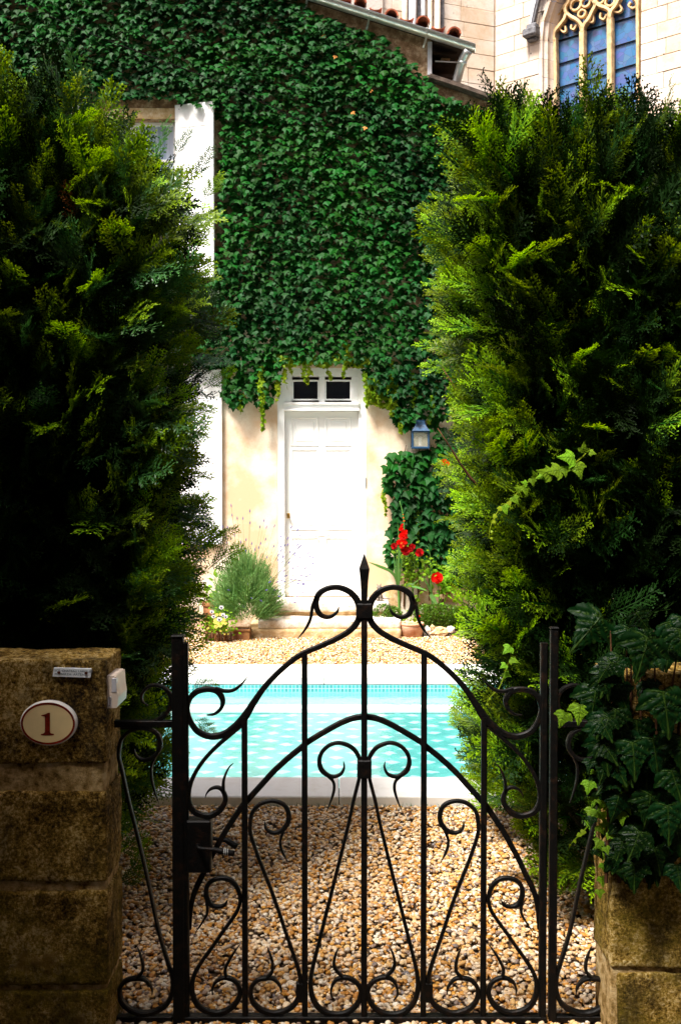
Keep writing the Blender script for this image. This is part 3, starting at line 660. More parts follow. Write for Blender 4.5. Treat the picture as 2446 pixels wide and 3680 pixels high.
def leaves_in(poly, n, smin, smax, cut=(), thick=.1):
    xs = [p[0] for p in poly]; ys = [p[1] for p in poly]
    x = RNG.uniform(min(xs), max(xs), n); y = RNG.uniform(min(ys), max(ys), n)
    y = np.round(y / 13.) * 13 + RNG.normal(0, 3.5, n)
    k = inpoly(x, y, poly)
    for a, b_, t, u in cut: k &= ~((x > a) & (x < b_) & (y > t) & (y < u))
    x, y = x[k], y[k]; out = []
    for i in range(len(x)):
        p = P(x[i], y[i], YW - .03 - RNG.uniform(0, thick))
        bul = .05 * noise.noise(Vector((p.x * 1.6, 0, p.z * 1.6)))
        p.y -= max(-.02, bul) ; tw = RNG.normal(0, .35); ti = RNG.uniform(.35, 1.0)
        fwd = Vector((math.sin(tw), -ti, -math.cos(tw) * .9)); nr = Vector((RNG.normal(0, .25), -.8, ti * .9))
        out.append((p, frame_euler(fwd, nr), RNG.uniform(smin, smax)))
    return out
cut = ((165, 640, 352, 1010), (640, 776, 378, 1010), (640, 790, 420, 900), (-300, 700, 1300, 1960))
L1 = leaves_in(main, 24000, .05, .086, cut, .16)
L2 = leaves_in(low, 1500, .075, .125, (), .12)
L0 = leaves_in(main, 21000, .06, .095, cut, .03)
L1.sort(key=lambda q: -q[2] * (2.0 if q[0].z < 3.0 and q[0].x > -1.3 and q[0].x < 1.3 else 1))
for p, e_, s in L1[:170]: put(ivy_protos[RNG.integers(0, 6)], p, e_, s, ivy)
rest = L1[170:] + L0
scatter('foliage', [q[0] for q in rest], [tuple(q[1]) for q in rest], [q[2] for q in rest], RNG.integers(0, 6, len(rest)), ivy_protos, ivy)
vine = thing('ivy', 'broad leaved ivy climbing the wall below the blue lantern, right of the door', 'ivy', (wx(1480), YW - .02, 1.2))
for p, e_, s in L2[:290]: put(ivy_protos[RNG.integers(0, 6)], p, e_, s, vine)
rest = L2[290:] + [(q[0], q[1], q[2]) for q in leaves_in(rightlow, 120, .08, .11)]
scatter('foliage', [q[0] for q in rest], [tuple(q[1]) for q in rest], [q[2] for q in rest], RNG.integers(0, 6, len(rest)), ivy_protos, vine)
mb = MB()
for x in (1500, 1540, 1590, 1450): tube(mb, [P(x, 2180, YW - .01), P(x + 6, 1950, YW - .02), P(x - 12, 1760, YW - .01), P(x + 8, 1600, YW - .02)], [.01, .009, .007, .004])
mb.build('stem', M['bark'], vine)
# young trailing shoots
shoots = [(939, 1325, 1552, 1.0), (950, 1400, 1500, .7), (1003, 1360, 1450, .8), (1020, 1330, 1400, .7), (1088, 1285, 1378, .9), (1105, 1270, 1385, .8), (1243, 1225, 1330, .9), (1251, 1240, 1362, .6), (1178, 1310, 1370, .5), (1045, 1300, 1350, .7),
          (1345, 1370, 1440, .8), (1365, 1380, 1470, .8), (1402, 1300, 1400, .9), (1413, 1400, 1475, 1), (1425, 1390, 1500, .9), (1478, 1345, 1410, 1), (1490, 1400, 1470, .8), (1560, 1390, 1480, .9), (1552, 1470, 1530, .8), (1330, 1360, 1470, .6), (1495, 1840, 1950, .8), (1440, 1500, 1560, 1), (1380, 1770, 1860, .7), (870, 1420, 1490, .6), (1310, 1340, 1400, .9), (1395, 1360, 1430, .8)]
for (x, y0, y1, k) in shoots:
    mb = MB(); pts = []; n = max(4, int((y1 - y0) / 12)); dr = RNG.normal(0, .12)
    for i in range(n + 1):
        t = i / n; pts.append(P(x + dr * (y1 - y0) * t + 4 * math.sin(t * 6 + x), y0 + (y1 - y0) * t, YW - .09 - .05 * math.sin(t * 3)))
    tube(mb, pts, [.0025] * len(pts), 4, 1)
    for i in range(int(n * 3.6)):
        t = RNG.uniform(0, 1); q = pts[min(n, int(t * n))]; s = (.052 - .032 * t) * k * RNG.uniform(.7, 1.2)
        e_ = frame_euler((RNG.normal(0, .8), -.5, -.7), (RNG.normal(0, .3), -.8, .5)).to_matrix()
        sh = young[0]; vv = [q + Vector((RNG.normal(0, .012), RNG.normal(0, .012), RNG.normal(0, .015))) + e_ @ (Vector(v_.co) * s) for v_ in sh.vertices]
        mb.add(vv, [tuple(p_.vertices) for p_ in sh.polygons])
    mb.build('trailing_shoot', M['ivyy'], ivy if y0 < 1700 else vine)
M['dead'] = plain('yellowed_leaf', (.34, .14, .02), .7, .2, var=.3, ns=60).m
dead = leaf_mesh('leaf', M['dead'], .2, .3, 90)
for (x, y) in ((1160, 126), (1265, 402), (1312, 456), (1330, 322), (1205, 200), (300, 330)): put(dead, P(x, y, YW - .17), frame_euler((RNG.normal(0, .5), -.4, -.8), (0, -.9, .4)), .05, ivy, 'dead_leaf')
# thin fringe of young leaves over the door head
fr2 = []
for i in range(520):
    x = RNG.uniform(985, 1330); y = 1292 + RNG.uniform(-16, 16) + 10 * math.sin(x * .05)
    fr2.append((P(x, y, YW - .03 - RNG.uniform(0, .07)), frame_euler((RNG.normal(0, .7), -.5, -.8), (RNG.normal(0, .3), -.9, .4)), RNG.uniform(.025, .05)))
for i in range(330):
    x = RNG.uniform(1310, 1420); y = 1385 + RNG.uniform(-40, 60) + (x - 1310) * .25
    fr2.append((P(x, y, YW - .03 - RNG.uniform(0, .07)), frame_euler((RNG.normal(0, .7), -.5, -.8), (RNG.normal(0, .3), -.9, .4)), RNG.uniform(.03, .055)))
scatter('young_foliage', [q[0] for q in fr2], [tuple(q[1]) for q in fr2], [q[2] for q in fr2], RNG.integers(0, 3, len(fr2)), young, ivy)
# cable crossing the ivy
mb = MB(); tube(mb, [P(90, 20, YW - .2), P(400, 150, YW - .2), P(800, 300, YW - .19), P(1050, 420, YW - .2), P(1240, 500, YW - .16)], .005, 5, 6)
tag(mb.build('cable', M['iron']), 'thin dark cable slung diagonally across the ivy', 'cable')

# ------------------------------------------------------------------ church
church = thing('church', 'pale limestone church with gothic tracery window rising behind the house', 'church', (3.057, 20, 0))
C0 = Vector((3.057, 20, 0))
class Facet:
    def __init__(s, d):
        s.d = Vector((d[0], d[1], 0)).normalized(); n = Vector((s.d.y, -s.d.x, 0)); s.n = n if n.y < 0 else -n
    def at(s, u, z, dp=0): return C0 + s.d * u + s.n * dp + Vector((0, 0, z))
    def hit(s, px, py, dp=0):
        r = ray(px, py); o = C0 + s.n * dp; t = (o - Vector((0, 0, H))).dot(s.n) / r.dot(s.n); p = Vector((0, 0, H)) + r * t
        return (p - C0).dot(s.d), p.z
    def box(s, u0, u1, z0, z1, d0, d1, b):
        v, f = cbox(u0, u1, d0, d1, z0, z1, b); return [s.at(a, c, b_) for a, b_, c in v], f
FR = Facet((1.247, -1)); FL = Facet((-2.955, -1))
def Z3(x, y, d=0): 
    u, z = FR.hit(1700 + x / 2.102, y / 2.102, d); return FR.at(u, z, d)
rr = random.Random(3)
wl = lambda z: None
def opening(u, z):  # left edge of the window opening on the wall face, and right edge
    return None
def left_edge(z):
    # outer arris of the reveal traced upward, leaning right above the springing
    pts = [FR.hit(1700 + a / 2.102, b_ / 2.102) for a, b_ in ((495, 700), (495, 300), (505, 180), (540, 60), (585, -50), (650, -160), (760, -300))]
    pts.sort(key=lambda q: q[1]); zs = [q[1] for q in pts]; us = [q[0] for q in pts]
    return float(np.interp(z, zs, us))
right_u = FR.hit(1700 + 1262 / 2.102, 300 / 2.102)[0]
mb = MB(); rowh = .292; z = 6.6; row = 0
while z < 13.2:
    off = rr.uniform(.0, .5); u = 0.012; e_ = left_edge(z + rowh / 2)
    x = u
    while x < e_ - .01:
        wd = rr.uniform(.42, .78); x1 = min(x + wd, e_)
        if e_ - x1 < .16: x1 = e_
        pr = rr.uniform(0, .012); o = fixn(MB().add(*FR.box(x + .004, x1 - .004, z + .004, z + rowh - .004, -.1, pr, .007)).build('stone_block', M['church'], church)); x = x1
    x = right_u; k = 0
    while x < right_u + 2.6:
        wd = rr.uniform(.42, .78) if k or row % 2 else .3; pr = rr.uniform(0, .012)
        fixn(MB().add(*FR.box(x + .004, x + wd - .004, z + .004, z + rowh - .004, -.1, pr, .007)).build('stone_block', M['church'], church)); x += wd; k += 1
    x = 0.01
    if z > 8.2:
        while x < 2.4:
            wd = rr.uniform(.45, .8); pr = rr.uniform(0, .012)
            fixn(MB().add(*FL.box(x + .004, x + wd - .004, z + .004, z + rowh - .004, -.1, pr, .007)).build('stone_block', M['church'], church)); x += wd
    z += rowh; row += 1
# jointing bed behind the blocks, lower walls
mb = MB(); mb.add(*FR.box(-.1, left_edge(9), 0, 13.2, -.5, -.012, 0)); mb.add(*FR.box(right_u + .01, right_u + 6, 0, 13.2, -.5, -.012, 0)); mb.add(*FL.box(-.1, 6, 0, 13.2, -.5, -.012, 0)); fixn(mb.build('wall_core', M['joint'], church))
mb = MB(); mb.add(*FR.box(left_edge(9) - .05, right_u + .05, 0, 7.0, -.5, -.05, 0)); mb.add(*FL.box(2.4, 6, 6, 13.2, -.01, .05, 0)); fixn(mb.build('plain_wall', M['church'], church))
# splayed reveal: bands of blocks from the face back to the glass
nr = 16; zs = np.linspace(7.0, 12.6, nr + 1)
inner = [FR.hit(1700 + a / 2.102, b_ / 2.102, -.32) for a, b_ in ((628, 700), (628, 300), (636, 200), (665, 80), (700, 0), (760, -110), (860, -260))]
inner.sort(key=lambda q: q[1]); ein = lambda z: float(np.interp(z, [q[1] for q in inner], [q[0] for q in inner]))
for i in range(nr):
    a, b_ = zs[i] + .003, zs[i + 1] - .003; mb = MB()
    steps_ = [(0, 0.012), (.32, .0), (.36, -.06), (.62, -.1), (.66, -.19), (1.0, -.3), (1.06, -.42)]
    v = []
    for zz in (a, b_):
        l, r_i = left_edge(zz), ein(zz)
        for t, dp in steps_: v.append(FR.at(l + (r_i - l) * t, zz, dp))
    n = len(steps_); mb.add(v, [(k, k + 1, n + k + 1, n + k) for k in range(n - 1)]); fixn(mb.build('reveal_stone', M['church'], church))
mb = MB()
for t, dp in ((right_u, 0),): mb.add([FR.at(right_u, 6.8, 0), FR.at(right_u - .07, 6.8, -.42), FR.at(right_u - .07, 13, -.42), FR.at(right_u, 13, 0)], [(0, 1, 2, 3)])
mb.build('reveal_stone', M['church'], church)
tw = thing('church_window', 'tall gothic church window with three blue leaded lights and stone tracery', 'window', C0) if False else church
# glass lights
gw = MB(); 
for (a, b_) in ((640, 800), (850, 1012), (1060, 1245)):
    q = [FR.hit(1700 + a / 2.102, 900 / 2.102, -.38)[0], FR.hit(1700 + b_ / 2.102, 900 / 2.102, -.38)[0]]
    fixn(MB().add(*FR.box(q[0] - .05, q[1] + .05, 6.9, 12.8, -.40, -.38 + .0, 0)).build('stained_glass', M['stained'], church))
px_per = 1 / 2.102
for (a, b_, ys) in ((640, 802, (285, 462, 640, 815)), (850, 1014, (205, 390, 585, 770)), (1060, 1245, (140, 325, 505, 740))):
    for yv in ys:
        s0 = Z3(a, yv + (b_ - a) * .15, -.36); s1 = Z3(b_, yv - (b_ - a) * .15, -.36); mb = MB(); tube(mb, [s0, s1], .014, 5, sm=False); mb.build('saddle_bar', M['iron'], church)
S = .0026
def trac(pts, w_, d=-.3, th=.07, name='tracery_rib'):
    mb = MB(); sweep(mb, [Z3(x, y, d) for x, y in pts], [w_ * S if not hasattr(w_, '__len__') else q * S for q in ([w_] * len(pts) if not hasattr(w_, '__len__') else w_)], FR.n, th, 6)
    sweep(mb, [Z3(x, y, d + th * .9) for x, y in pts], [w_ * S * .45] * len(pts), FR.n, th * .5, 6)
    return mb.build(name, M['tracery'], church, smooth=False)
trac([(827, 1100), (827, 600), (826, 240)], 24, name='mullion'); trac([(1037, 1000), (1037, 500), (1034, 140)], 24, name='mullion'); trac([(1247, 900), (1247, 400), (1243, -40)], 14, name='mullion'); trac([(628, 900), (626, 500), (620, 290)], 14, name='mullion')
trac([(612, 300), (622, 240), (655, 195), (690, 150), (708, 95)], 13); trac([(826, 250), (815, 200), (780, 155), (735, 130), (702, 95), (700, 50), (722, 15), (715, -30)], 15)
trac([(826, 250), (840, 195), (872, 150), (900, 95), (925, 40), (905, -10), (880, -50)], 15); trac([(1034, 150), (1028, 90), (1000, 65), (955, 50), (915, 20), (905, -30)], 15)
trac([(1034, 150), (1045, 90), (1075, 50), (1100, 5), (1130, -60)], 14); trac([(1243, 60), (1225, 10), (1190, -20)], 11)
for pts in ([(650, 215), (680, 245), (700, 235), (695, 200)], [(780, 190), (760, 225), (740, 215), (745, 190)], [(870, 170), (905, 165), (905, 120), (890, 100)], [(1010, 110), (985, 150), (960, 135), (965, 100)], [(1060, 90), (1100, 95), (1120, 75), (1105, 40)], [(1235, 50), (1200, 65), (1175, 45), (1190, 20)], [(622, 240), (612, 150), (650, 100), (690, 40)]): trac(pts, 8, -.31, .05, 'cusp')
def ringt(cx, cy, r_): trac([(cx + r_ * math.cos(a), cy + r_ * 1.05 * math.sin(a) - .25 * r_ * math.cos(a)) for a in np.linspace(0, 2 * math.pi, 13)], 9, -.31, .05, 'foil_ring')
ringt(775, 40, 38); ringt(850, 20, 34); ringt(822, 105, 26); ringt(1035, 10, 36); ringt(960, 0, 28)
mb = MB(); sweep(mb, [Z3(440, 190, .05), Z3(452, 130, .05), Z3(470, 50, .05), Z3(495, -40, .05), Z3(560, -160, .05)], [.035] * 5, FR.n, .08, 6); mb.build('hood_mould', M['bluestone'], church)
mb = MB(); sweep(mb, [Z3(452, 190, .1), Z3(466, 130, .1), Z3(484, 50, .1), Z3(510, -40, .1), Z3(575, -160, .1)], [.016] * 5, FR.n, .06, 6); mb.build('hood_mould', M['greystone'], church)
u0, zc = FR.hit(1700 + 430 / 2.102, 250 / 2.102, .1); cb_ = MB(); cb_.add(*FR.box(u0 - .13, u0 + .16, zc - .09, zc + .07, 0, .22, .03)); cb_.add(*FR.box(u0 - .07, u0 + .14, zc + .07, zc + .16, 0, .16, .02)); cb_.add(*FR.box(u0 - .08, u0 + .12, zc - .15, zc - .09, 0, .12, .02)); fixn(cb_.build('corbel', M['greystone'], church))
# clustered shafts on the left face
for px, r_, mt in ((1476, .075, 'bluestone'), (1516, .04, 'bluestone'), (1540, .045, 'church'), (1566, .06, 'church'), (1450, .05, 'church')):
    u, z_ = FL.hit(px, 60); mb = MB(); p0 = FL.at(u, 6.5, .03 + r_ * .4); lathe(mb, [(r_, 0), (r_, 2.9 + (px % 7) * .05), (r_ * 1.02, 3.3), (r_, 3.31), (r_, 6.6)], p0, 14); mb.build('shaft', M[mt], church, smooth=True)
for px in (1503, 1587):
    u, z_ = FL.hit(px, 60); fixn(MB().add(*FL.box(u - .03, u + .03, 6.5, 13.1, .0, .03, 0)).build('shadow_groove', M['greystone'], church))

# ------------------------------------------------------------------ gateway: gate, posts, side panels
YG = 2.92; CX = 1308.5
def A_(x, y): return (600 + x / 2.24, 1950 + y / 2.24)
def C_(x, y): return (600 + x / 2.412, 2800 + y / 2.412)
def D_(x, y): return (1200 + x / 2.0907, 2800 + y / 2.0907)
def L_(x, y): return (x / 1.65, 2250 + y / 1.65)
PM = YG / FPX
def cv(fn, lst, k): return [(fn(a, b)[0], fn(a, b)[1], c / k) for a, b, c in lst]
scr = {}
scr['arch'] = cv(A_, [(1383,515,3),(1370,555,10),(1330,590,14),(1285,600,17),(1235,580,20),(1205,530,22),(1200,470,24),(1225,410,24),(1290,370,22),(1370,360,22),(1450,385,24),(1505,430,26),(1540,490,28),(1550,560,28),(1535,630,26),(1480,700,24),(1380,765,23),(1240,830,22),(1100,890,22),(1000,955,22),(880,1060,22),(780,1170,23),(690,1300,28),(620,1410,34),(540,1490,31),(450,1545,27),(350,1560,25),(250,1520,24),(190,1440,22),(163,1350,22),(180,1265,22),(240,1200,24),(330,1180,22),(400,1195,23),(440,1240,23),(450,1290,19),(430,1340,15),(380,1380,10),(320,1388,4)], 2.24)
scr['arch_tail'] = cv(A_, [(1205,430,16),(1172,510,14),(1160,590,13),(1140,650,12),(1105,708,9),(1050,775,2)], 2.24)
scr['side_tail'] = cv(A_, [(390,1172,14),(470,1195,14),(540,1185,13),(600,1140,9),(652,1075,2)], 2.24)
scr['side_scroll'] = cv(A_, [(590,1480,16),(480,1570,17),(380,1660,16),(290,1760,16),(220,1870,17),(180,1980,19),(175,2080,22),(215,2160,24),(290,2195,22),(360,2195,24),(430,2150,23),(470,2080,20),(465,2030,18),(440,1985,16),(400,1970,14),(350,1985,10),(320,2020,6),(308,2055,2)], 2.24)
scr['side_curl'] = cv(A_, [(455,2010,14),(455,1930,12),(470,1870,10),(500,1810,7),(535,1775,2)], 2.24)
scr['inner_arch'] = cv(A_, [(1587,1400,24),(1500,1412,24),(1400,1450,23),(1280,1515,23),(1140,1600,23),(1080,1650,23),(980,1730,23),(860,1840,23),(760,1950,23),(660,2060,24),(600,2130,24)], 2.24) + cv(C_, [(560,370,24),(490,480,24),(430,590,24),(370,700,24),(310,830,24),(260,930,24),(225,1030,22),(205,1150,20),(195,1300,18)], 2.412)
scr['heart'] = cv(A_, [(1420,1762,3),(1425,1810,9),(1400,1860,12),(1350,1882,14),(1300,1875,16),(1245,1830,20),(1225,1760,18),(1245,1690,16),(1300,1635,15),(1370,1612,15),(1440,1625,16),(1500,1660,17),(1543,1725,17),(1562,1800,15),(1545,1900,14),(1500,2080,14),(1440,2352,14)], 2.24)[:] + \
    [(2 * CX - D_(x, y)[0], D_(x, y)[1], c / 2.09) for x, y, c in [(500,960,14),(560,1200,14),(610,1400,15),(628,1500,17),(625,1600,19),(590,1690,20),(520,1750,20),(430,1768,20),(340,1745,20),(275,1680,19),(252,1600,18),(275,1540,17),(330,1500,17),(390,1490,16),(440,1510,13),(470,1560,10),(475,1620,7),(445,1665,3)]]
scr['heart_tail'] = cv(A_, [(1290,1872,14),(1335,1920,11),(1345,1980,12),(1325,2060,9),(1285,2165,2)], 2.24)
scr['heart_foot'] = [(2 * CX - D_(x, y)[0], D_(x, y)[1], c / 2.09) for x, y, c in [(385,1490,12),(440,1430,13),(455,1380,12),(440,1310,8),(415,1262,2)]]
scr['outer'] = cv(C_, [(847,370,4),(855,420,11),(890,455,14),(940,465,16),(1000,440,20),(1045,380,22),(1055,310,21),(1030,240,19),(970,200,17),(890,190,16),(810,215,17),(745,280,18),(725,360,18),(722,450,16),(745,540,15),(800,700,15),(880,900,15),(960,1120,15),(1040,1360,15),(1110,1560,16),(1150,1700,18),(1155,1820,20),(1120,1930,22),(1040,2000,23),(930,2030,24),(820,2000,24),(745,1930,22),(725,1850,20),(740,1790,18),(790,1740,18),(860,1725,18),(920,1730,15),(965,1770,12),(990,1820,8),(990,1870,3)], 2.412)
scr['outer_tail'] = cv(C_, [(1010,450,14),(985,520,12),(985,580,12),(1005,640,10),(1045,715,2)], 2.412)
scr['outer_foot'] = cv(C_, [(865,1722,14),(910,1670,14),(915,1600,13),(895,1520,9),(868,1450,2)], 2.412)
scr['stile_scroll'] = cv(C_, [(525,1050,4),(500,1090,14),(440,1105,16),(380,1085,20),(345,1020,22),(345,940,20),(385,885,18),(450,860,18),(530,865,20),(590,910,20),(625,980,18),(635,1060,16),(610,1140,16),(560,1220,15),(480,1330,15),(390,1460,15),(310,1570,16),(250,1670,18),(220,1760,20),(225,1870,22),(280,1970,24),(380,2020,24),(480,2020,24),(570,1970,24),(625,1890,22),(630,1820,20),(600,1760,18),(540,1725,18),(480,1725,16),(420,1760,13),(395,1820,9),(398,1870,3)], 2.412)
scr['stile_tail'] = cv(C_, [(345,1060,14),(352,1150,12),(320,1220,9),(245,1335,2)], 2.412)
scr['stile_foot'] = cv(C_, [(515,1722,13),(505,1650,14),(540,1570,12),(590,1490,8),(635,1430,2)], 2.412)
def bar(name, lst, mirror, parent, th=.008, y=YG):
    mb = MB(); pts = [P((2 * CX - x) if mirror else x, yy, y) for x, yy, w_ in lst]
    sweep(mb, pts, [w_ * y / FPX for x, yy, w_ in lst], (0, 1, 0), th, 6); return fixn(mb.build(name, M['iron'], parent, smooth=False))
zb = P(CX, 3656, YG).z
gate = thing('garden_gate', 'black wrought iron garden gate with scrollwork and a spear finial', 'gate', (P(CX, 3600, YG).x, YG, 0))
for k, l in scr.items():
    for mi_ in (False, True):
        if k in ('side_scroll', 'side_tail', 'side_curl') : pass
        off = .012 if k in ('inner_arch',) else 0
        bar('scroll' if 'arch' not in k else 'arch_bar', l, mi_, gate, y=YG + off, th=.0075 if k != 'inner_arch' else .006)
def vbar(name, x, y0, y1, hw_, parent, y=YG, th=.009, x2=None):
    a = P(x, y0, y); b_ = P(x2 if x2 else x, y1, y); w_ = hw_ * y / FPX; mb = MB()
    sweep(mb, [(a.x, y, a.z), (a.x if x2 is None else b_.x, y, b_.z)], [w_, w_], (0, 1, 0), th, sm=False); return fixn(mb.build(name, M['iron'], parent))
vbar('upright', CX, 2120, 3660, 11, gate, th=.010)
for s in (-1, 1):
    vbar('upright', CX + s * 214.5, 2346, 3660, 10.5, gate); vbar('upright', CX + s * 430, 2576, 3660, 10.5, gate)
    vbar('stile', CX + s * 645, 2310, 3665, 13, gate, th=.014)
mb = MB(); a = P(CX - 650, 3658, YG); b_ = P(CX + 650, 3658, YG); mb.add(*cbox(a.x, b_.x, YG - .015, YG + .015, a.z - .011, a.z + .009, .002)); mb.add(*cbox(a.x, b_.x, YG - .006, YG + .006, a.z - .06, a.z - .05, .001)); fixn(mb.build('bottom_rail', M['iron'], gate))
mb = MB(); fp = P(CX, 2044, YG); pr = [(1988, .3), (2010, 8), (2044, 19.5), (2055, 18), (2085, 14.5), (2120, 12.5), (2165, 11.5)]
prof = [(w_ * PM * 1.35, P(CX, y_, YG).z) for y_, w_ in pr][::-1]
lathe(mb, prof, (fp.x, YG, 0), 4); fixn(mb.build('finial', M['iron'], gate))
for (y_, hh_, ww) in ((2195, 28, 30), (2762, 34, 26)):
    p = P(CX, y_, YG); mb = MB(); mb.add(*cbox(p.x - ww * PM, p.x + ww * PM, YG - .013, YG + .013, p.z - hh_ * PM, p.z + hh_ * PM, .004)); fixn(mb.build('collar', M['iron'], gate))
for s in (-1, 1):
    p = P(CX + s * 245, 3565, YG); mb = MB(); mb.add(*cbox(min(p.x, P(CX + s * 214, 3565, YG).x), max(p.x, P(CX + s * 214, 3565, YG).x), YG - .008, YG + .008, p.z - .03, p.z + .03, .003)); fixn(mb.build('weld', M['iron'], gate))
# lock, keeper and lever handles
lk = MB(); a = P(672, 2942, YG); b_ = P(762, 3128, YG)
lk.add(*cbox(a.x, b_.x, YG - .022, YG + .028, b_.z, a.z + .0, .004)); lk.add(*cbox(a.x, P(757, 2900, YG).x, YG - .012, YG + .02, P(700, 2990, YG).z, P(700, 2974, YG).z, .002)); lock = fixn(lk.build('lock_case', M['iron'], gate))
lv = MB(); q = [P(712, 3040, YG - .05), P(716, 3049, YG - .065), P(770, 3054, YG - .07), P(800, 3060, YG - .07), P(842, 3068, YG - .066)]
tube(lv, [P(712, 3040, YG - .02)] + q, [.008, .006, .006, .006, .0085, .0085], 10, 4); lv.build('lever_handle', M['iron'], lock, smooth=True)
lv = MB(); q = [P(716, 3010, YG + .03), P(722, 3008, YG + .075), P(800, 3018, YG + .08), P(820, 3024, YG + .08), P(852, 3044, YG + .075)]
tube(lv, q, [.007, .006, .006, .009, .009], 10, 4); lv.build('lever_handle', M['iron'], lock, smooth=True)
mb = MB()
for dx in (806, 812, 819): p = P(dx, 3062, YG - .07); tube(mb, [p + Vector((-.001, 0, 0)), p + Vector((.001, 0, 0))], .0098, 10, sm=False)
mb.build('grip_ring', M['zinc'], lock)
# posts
def post(x, top, hw_, lab):
    a = P(x, top, YG); t = thing('gate_post', lab, 'post', (a.x, YG, 0), 'iron gate posts'); w_ = hw_ * PM; mb = MB()
    mb.add(*cbox(a.x - w_, a.x + w_, YG - w_, YG + w_, -.05, a.z, .003)); fixn(mb.build('shaft', M['iron'], t))
    mb = MB(); mb.add(*cbox(a.x - w_ * 1.15, a.x + w_ * 1.15, YG - w_ * 1.15, YG + w_ * 1.15, a.z, a.z + .008, .003)); fixn(mb.build('cap', M['iron'], t)); return t
post(640, 2290, 21, 'thick black iron gate post on the left, beside the lock')
post(1990, 2262, 14, 'slim black iron gate post on the hinge side at the right')
for mi_, lab in ((False, 'black iron scroll side panel between the numbered pillar and the gate'), (True, 'black iron scroll side panel half lost in the leaves by the ivy pillar')):
    x0 = P(CX if False else (2 * CX - 530 if mi_ else 530), 3000, YG); t = thing('side_panel', lab, 'gate panel', (x0.x, YG, 0), 'scroll panels beside the gate')
    def rem(l):
        out = []
        for x, y, w_ in l:
            xx = 428 + (x - 899) * 1.07
            yy = y - 262 if y < 3020 else 2758 + (y - 3020) * (3400 - 2758) / (3400 - 3020) if y < 3400 else y
            out.append((xx, yy, w_ * .95))
        return out
    for k in ('outer', 'outer_tail', 'outer_foot'): bar('scroll', rem(scr[k]), mi_, t, y=YG + .001, th=.012)
    bar('scroll', cv(L_, [(720, 600, 12), (820, 592, 14), (930, 560, 14), (1000, 500, 13), (1015, 430, 12), (985, 375, 11), (930, 350, 10), (880, 360, 10), (845, 400, 9), (845, 445, 7), (880, 472, 3)], 1.65), mi_, t, y=YG + .002, th=.012)
    for yy, hh_ in ((2600, 12), (3658, 11)):
        a = P(2 * CX - 398 if mi_ else 398, yy, YG); b_ = P(2 * CX - 622 if mi_ else 622, yy, YG); mb = MB(); mb.add(*cbox(min(a.x, b_.x), max(a.x, b_.x), YG - .012, YG + .012, a.z - hh_ * PM, a.z + hh_ * PM, .002)); fixn(mb.build('rail', M['iron'], t))

# ------------------------------------------------------------------ stone pillars
YP0, YP1 = 2.80, 2.985
def pillar(sgn, edge_px, joints, top_py, lab, top_off=0):
    xi = P(edge_px, 3000, YP0).x; xo = xi + sgn * 1.6; t = thing('stone_pillar', lab, 'stone pillar', (xi + sgn * .4, 2.9, 0))
    zz = [P(600, y, YP0).z for y in joints]
    lo, hi = min(xi, xo), max(xi, xo)
    ztop_ = P(600, top_py, YP0).z
    box('mortar_core', M['mortar'], lo + .012, hi - .012, YP0 + .01, YP1 - .01, 0, ztop_ - .01, .006, t) if sgn > 9 else rough_block('mortar_core', M['mortar'], lo + .004, hi - .004, YP0 - .002, YP1 - .003, -.02, ztop_ - .012, .0012, 31 + sgn, t, .014, .01)
    return t, xi, xo, ztop_
lp, xi, xo, zt_ = pillar(-1, 384, [], 2368, 'weathered mossy sandstone pillar bearing the oval number 1 plaque')
for i, (t_, u) in enumerate(((2368, 2742), (2842, 3166), (3200, 3535), (3556, 3860))):
    # two stones to a course, joined outside the picture
    z1_, z0_ = P(600, t_, YP0).z, P(600, u, YP0).z
    rough_block('stone_block', M['pillar'], xi - .9, xi + .002, YP0 - .010, YP1 + .003, z0_, z1_, .0050, 40 + i, lp, .008, .006)
    rough_block('stone_block', M['pillar'], xi - 1.6, xi - .91, YP0 - .008, YP1 + .004, z0_, z1_, .007, 50 + i, lp, .03, .014)
rp, xi2, xo2, zt2 = pillar(1, 2192, [], 2420, 'ochre sandstone pillar half covered by large ivy leaves')
for i, (t_, u, dx) in enumerate(((2420, 2780, 0), (2795, 3120, .004), (3132, 3478, 0.002), (3492, 3860, .02))):
    z1_, z0_ = P(600, t_, YP0).z, P(600, u, YP0).z
    rough_block('stone_block', M['pillar'], xi2 - .002 + dx, xi2 + .9, YP0 - .010, YP1 + .003, z0_, z1_, .005, 60 + i, rp, .009 if i > 1 else .03, .01)
    rough_block('stone_block', M['pillar'], xi2 + .91, xi2 + 1.6, YP0 - .008, YP1 + .004, z0_, z1_, .007, 70 + i, rp, .04, .014)
# oval number plaque
yq = YP0 - .022
pc_ = P(175, 2599, yq); rx, rz = 103 * yq / FPX, 82 * yq / FPX
pq = thing('number_plaque', 'cream oval enamel plaque with a red border and the number 1', 'house number', (pc_.x, yq, pc_.z))
def oval(mb, k0, k1, y0, y1, seg=56):
    v = []; f = []
    for k, y in ((k0, y0), (k1, y1)):
        for i in range(seg): a = 2 * math.pi * i / seg; v.append((pc_.x + (rx * k) * math.cos(a), y, pc_.z + (rz + rx * (k - 1)) * math.sin(a)))
    for i in range(seg): f.append((i, (i + 1) % seg, seg + (i + 1) % seg, seg + i))
    mb.add(v, f)
mb = MB(); oval(mb, 1, 1, yq + .012, yq + .002); oval(mb, 1, .955, yq + .002, yq - .004); v = [(pc_.x + rx * .955 * math.cos(2 * math.pi * i / 56), yq - .004, pc_.z + (rz - rx * .045) * math.sin(2 * math.pi * i / 56)) for i in range(56)]
mb.add(v, [tuple(range(56))]); fixn(mb.build('enamel_plate', M['ewhite'], pq))
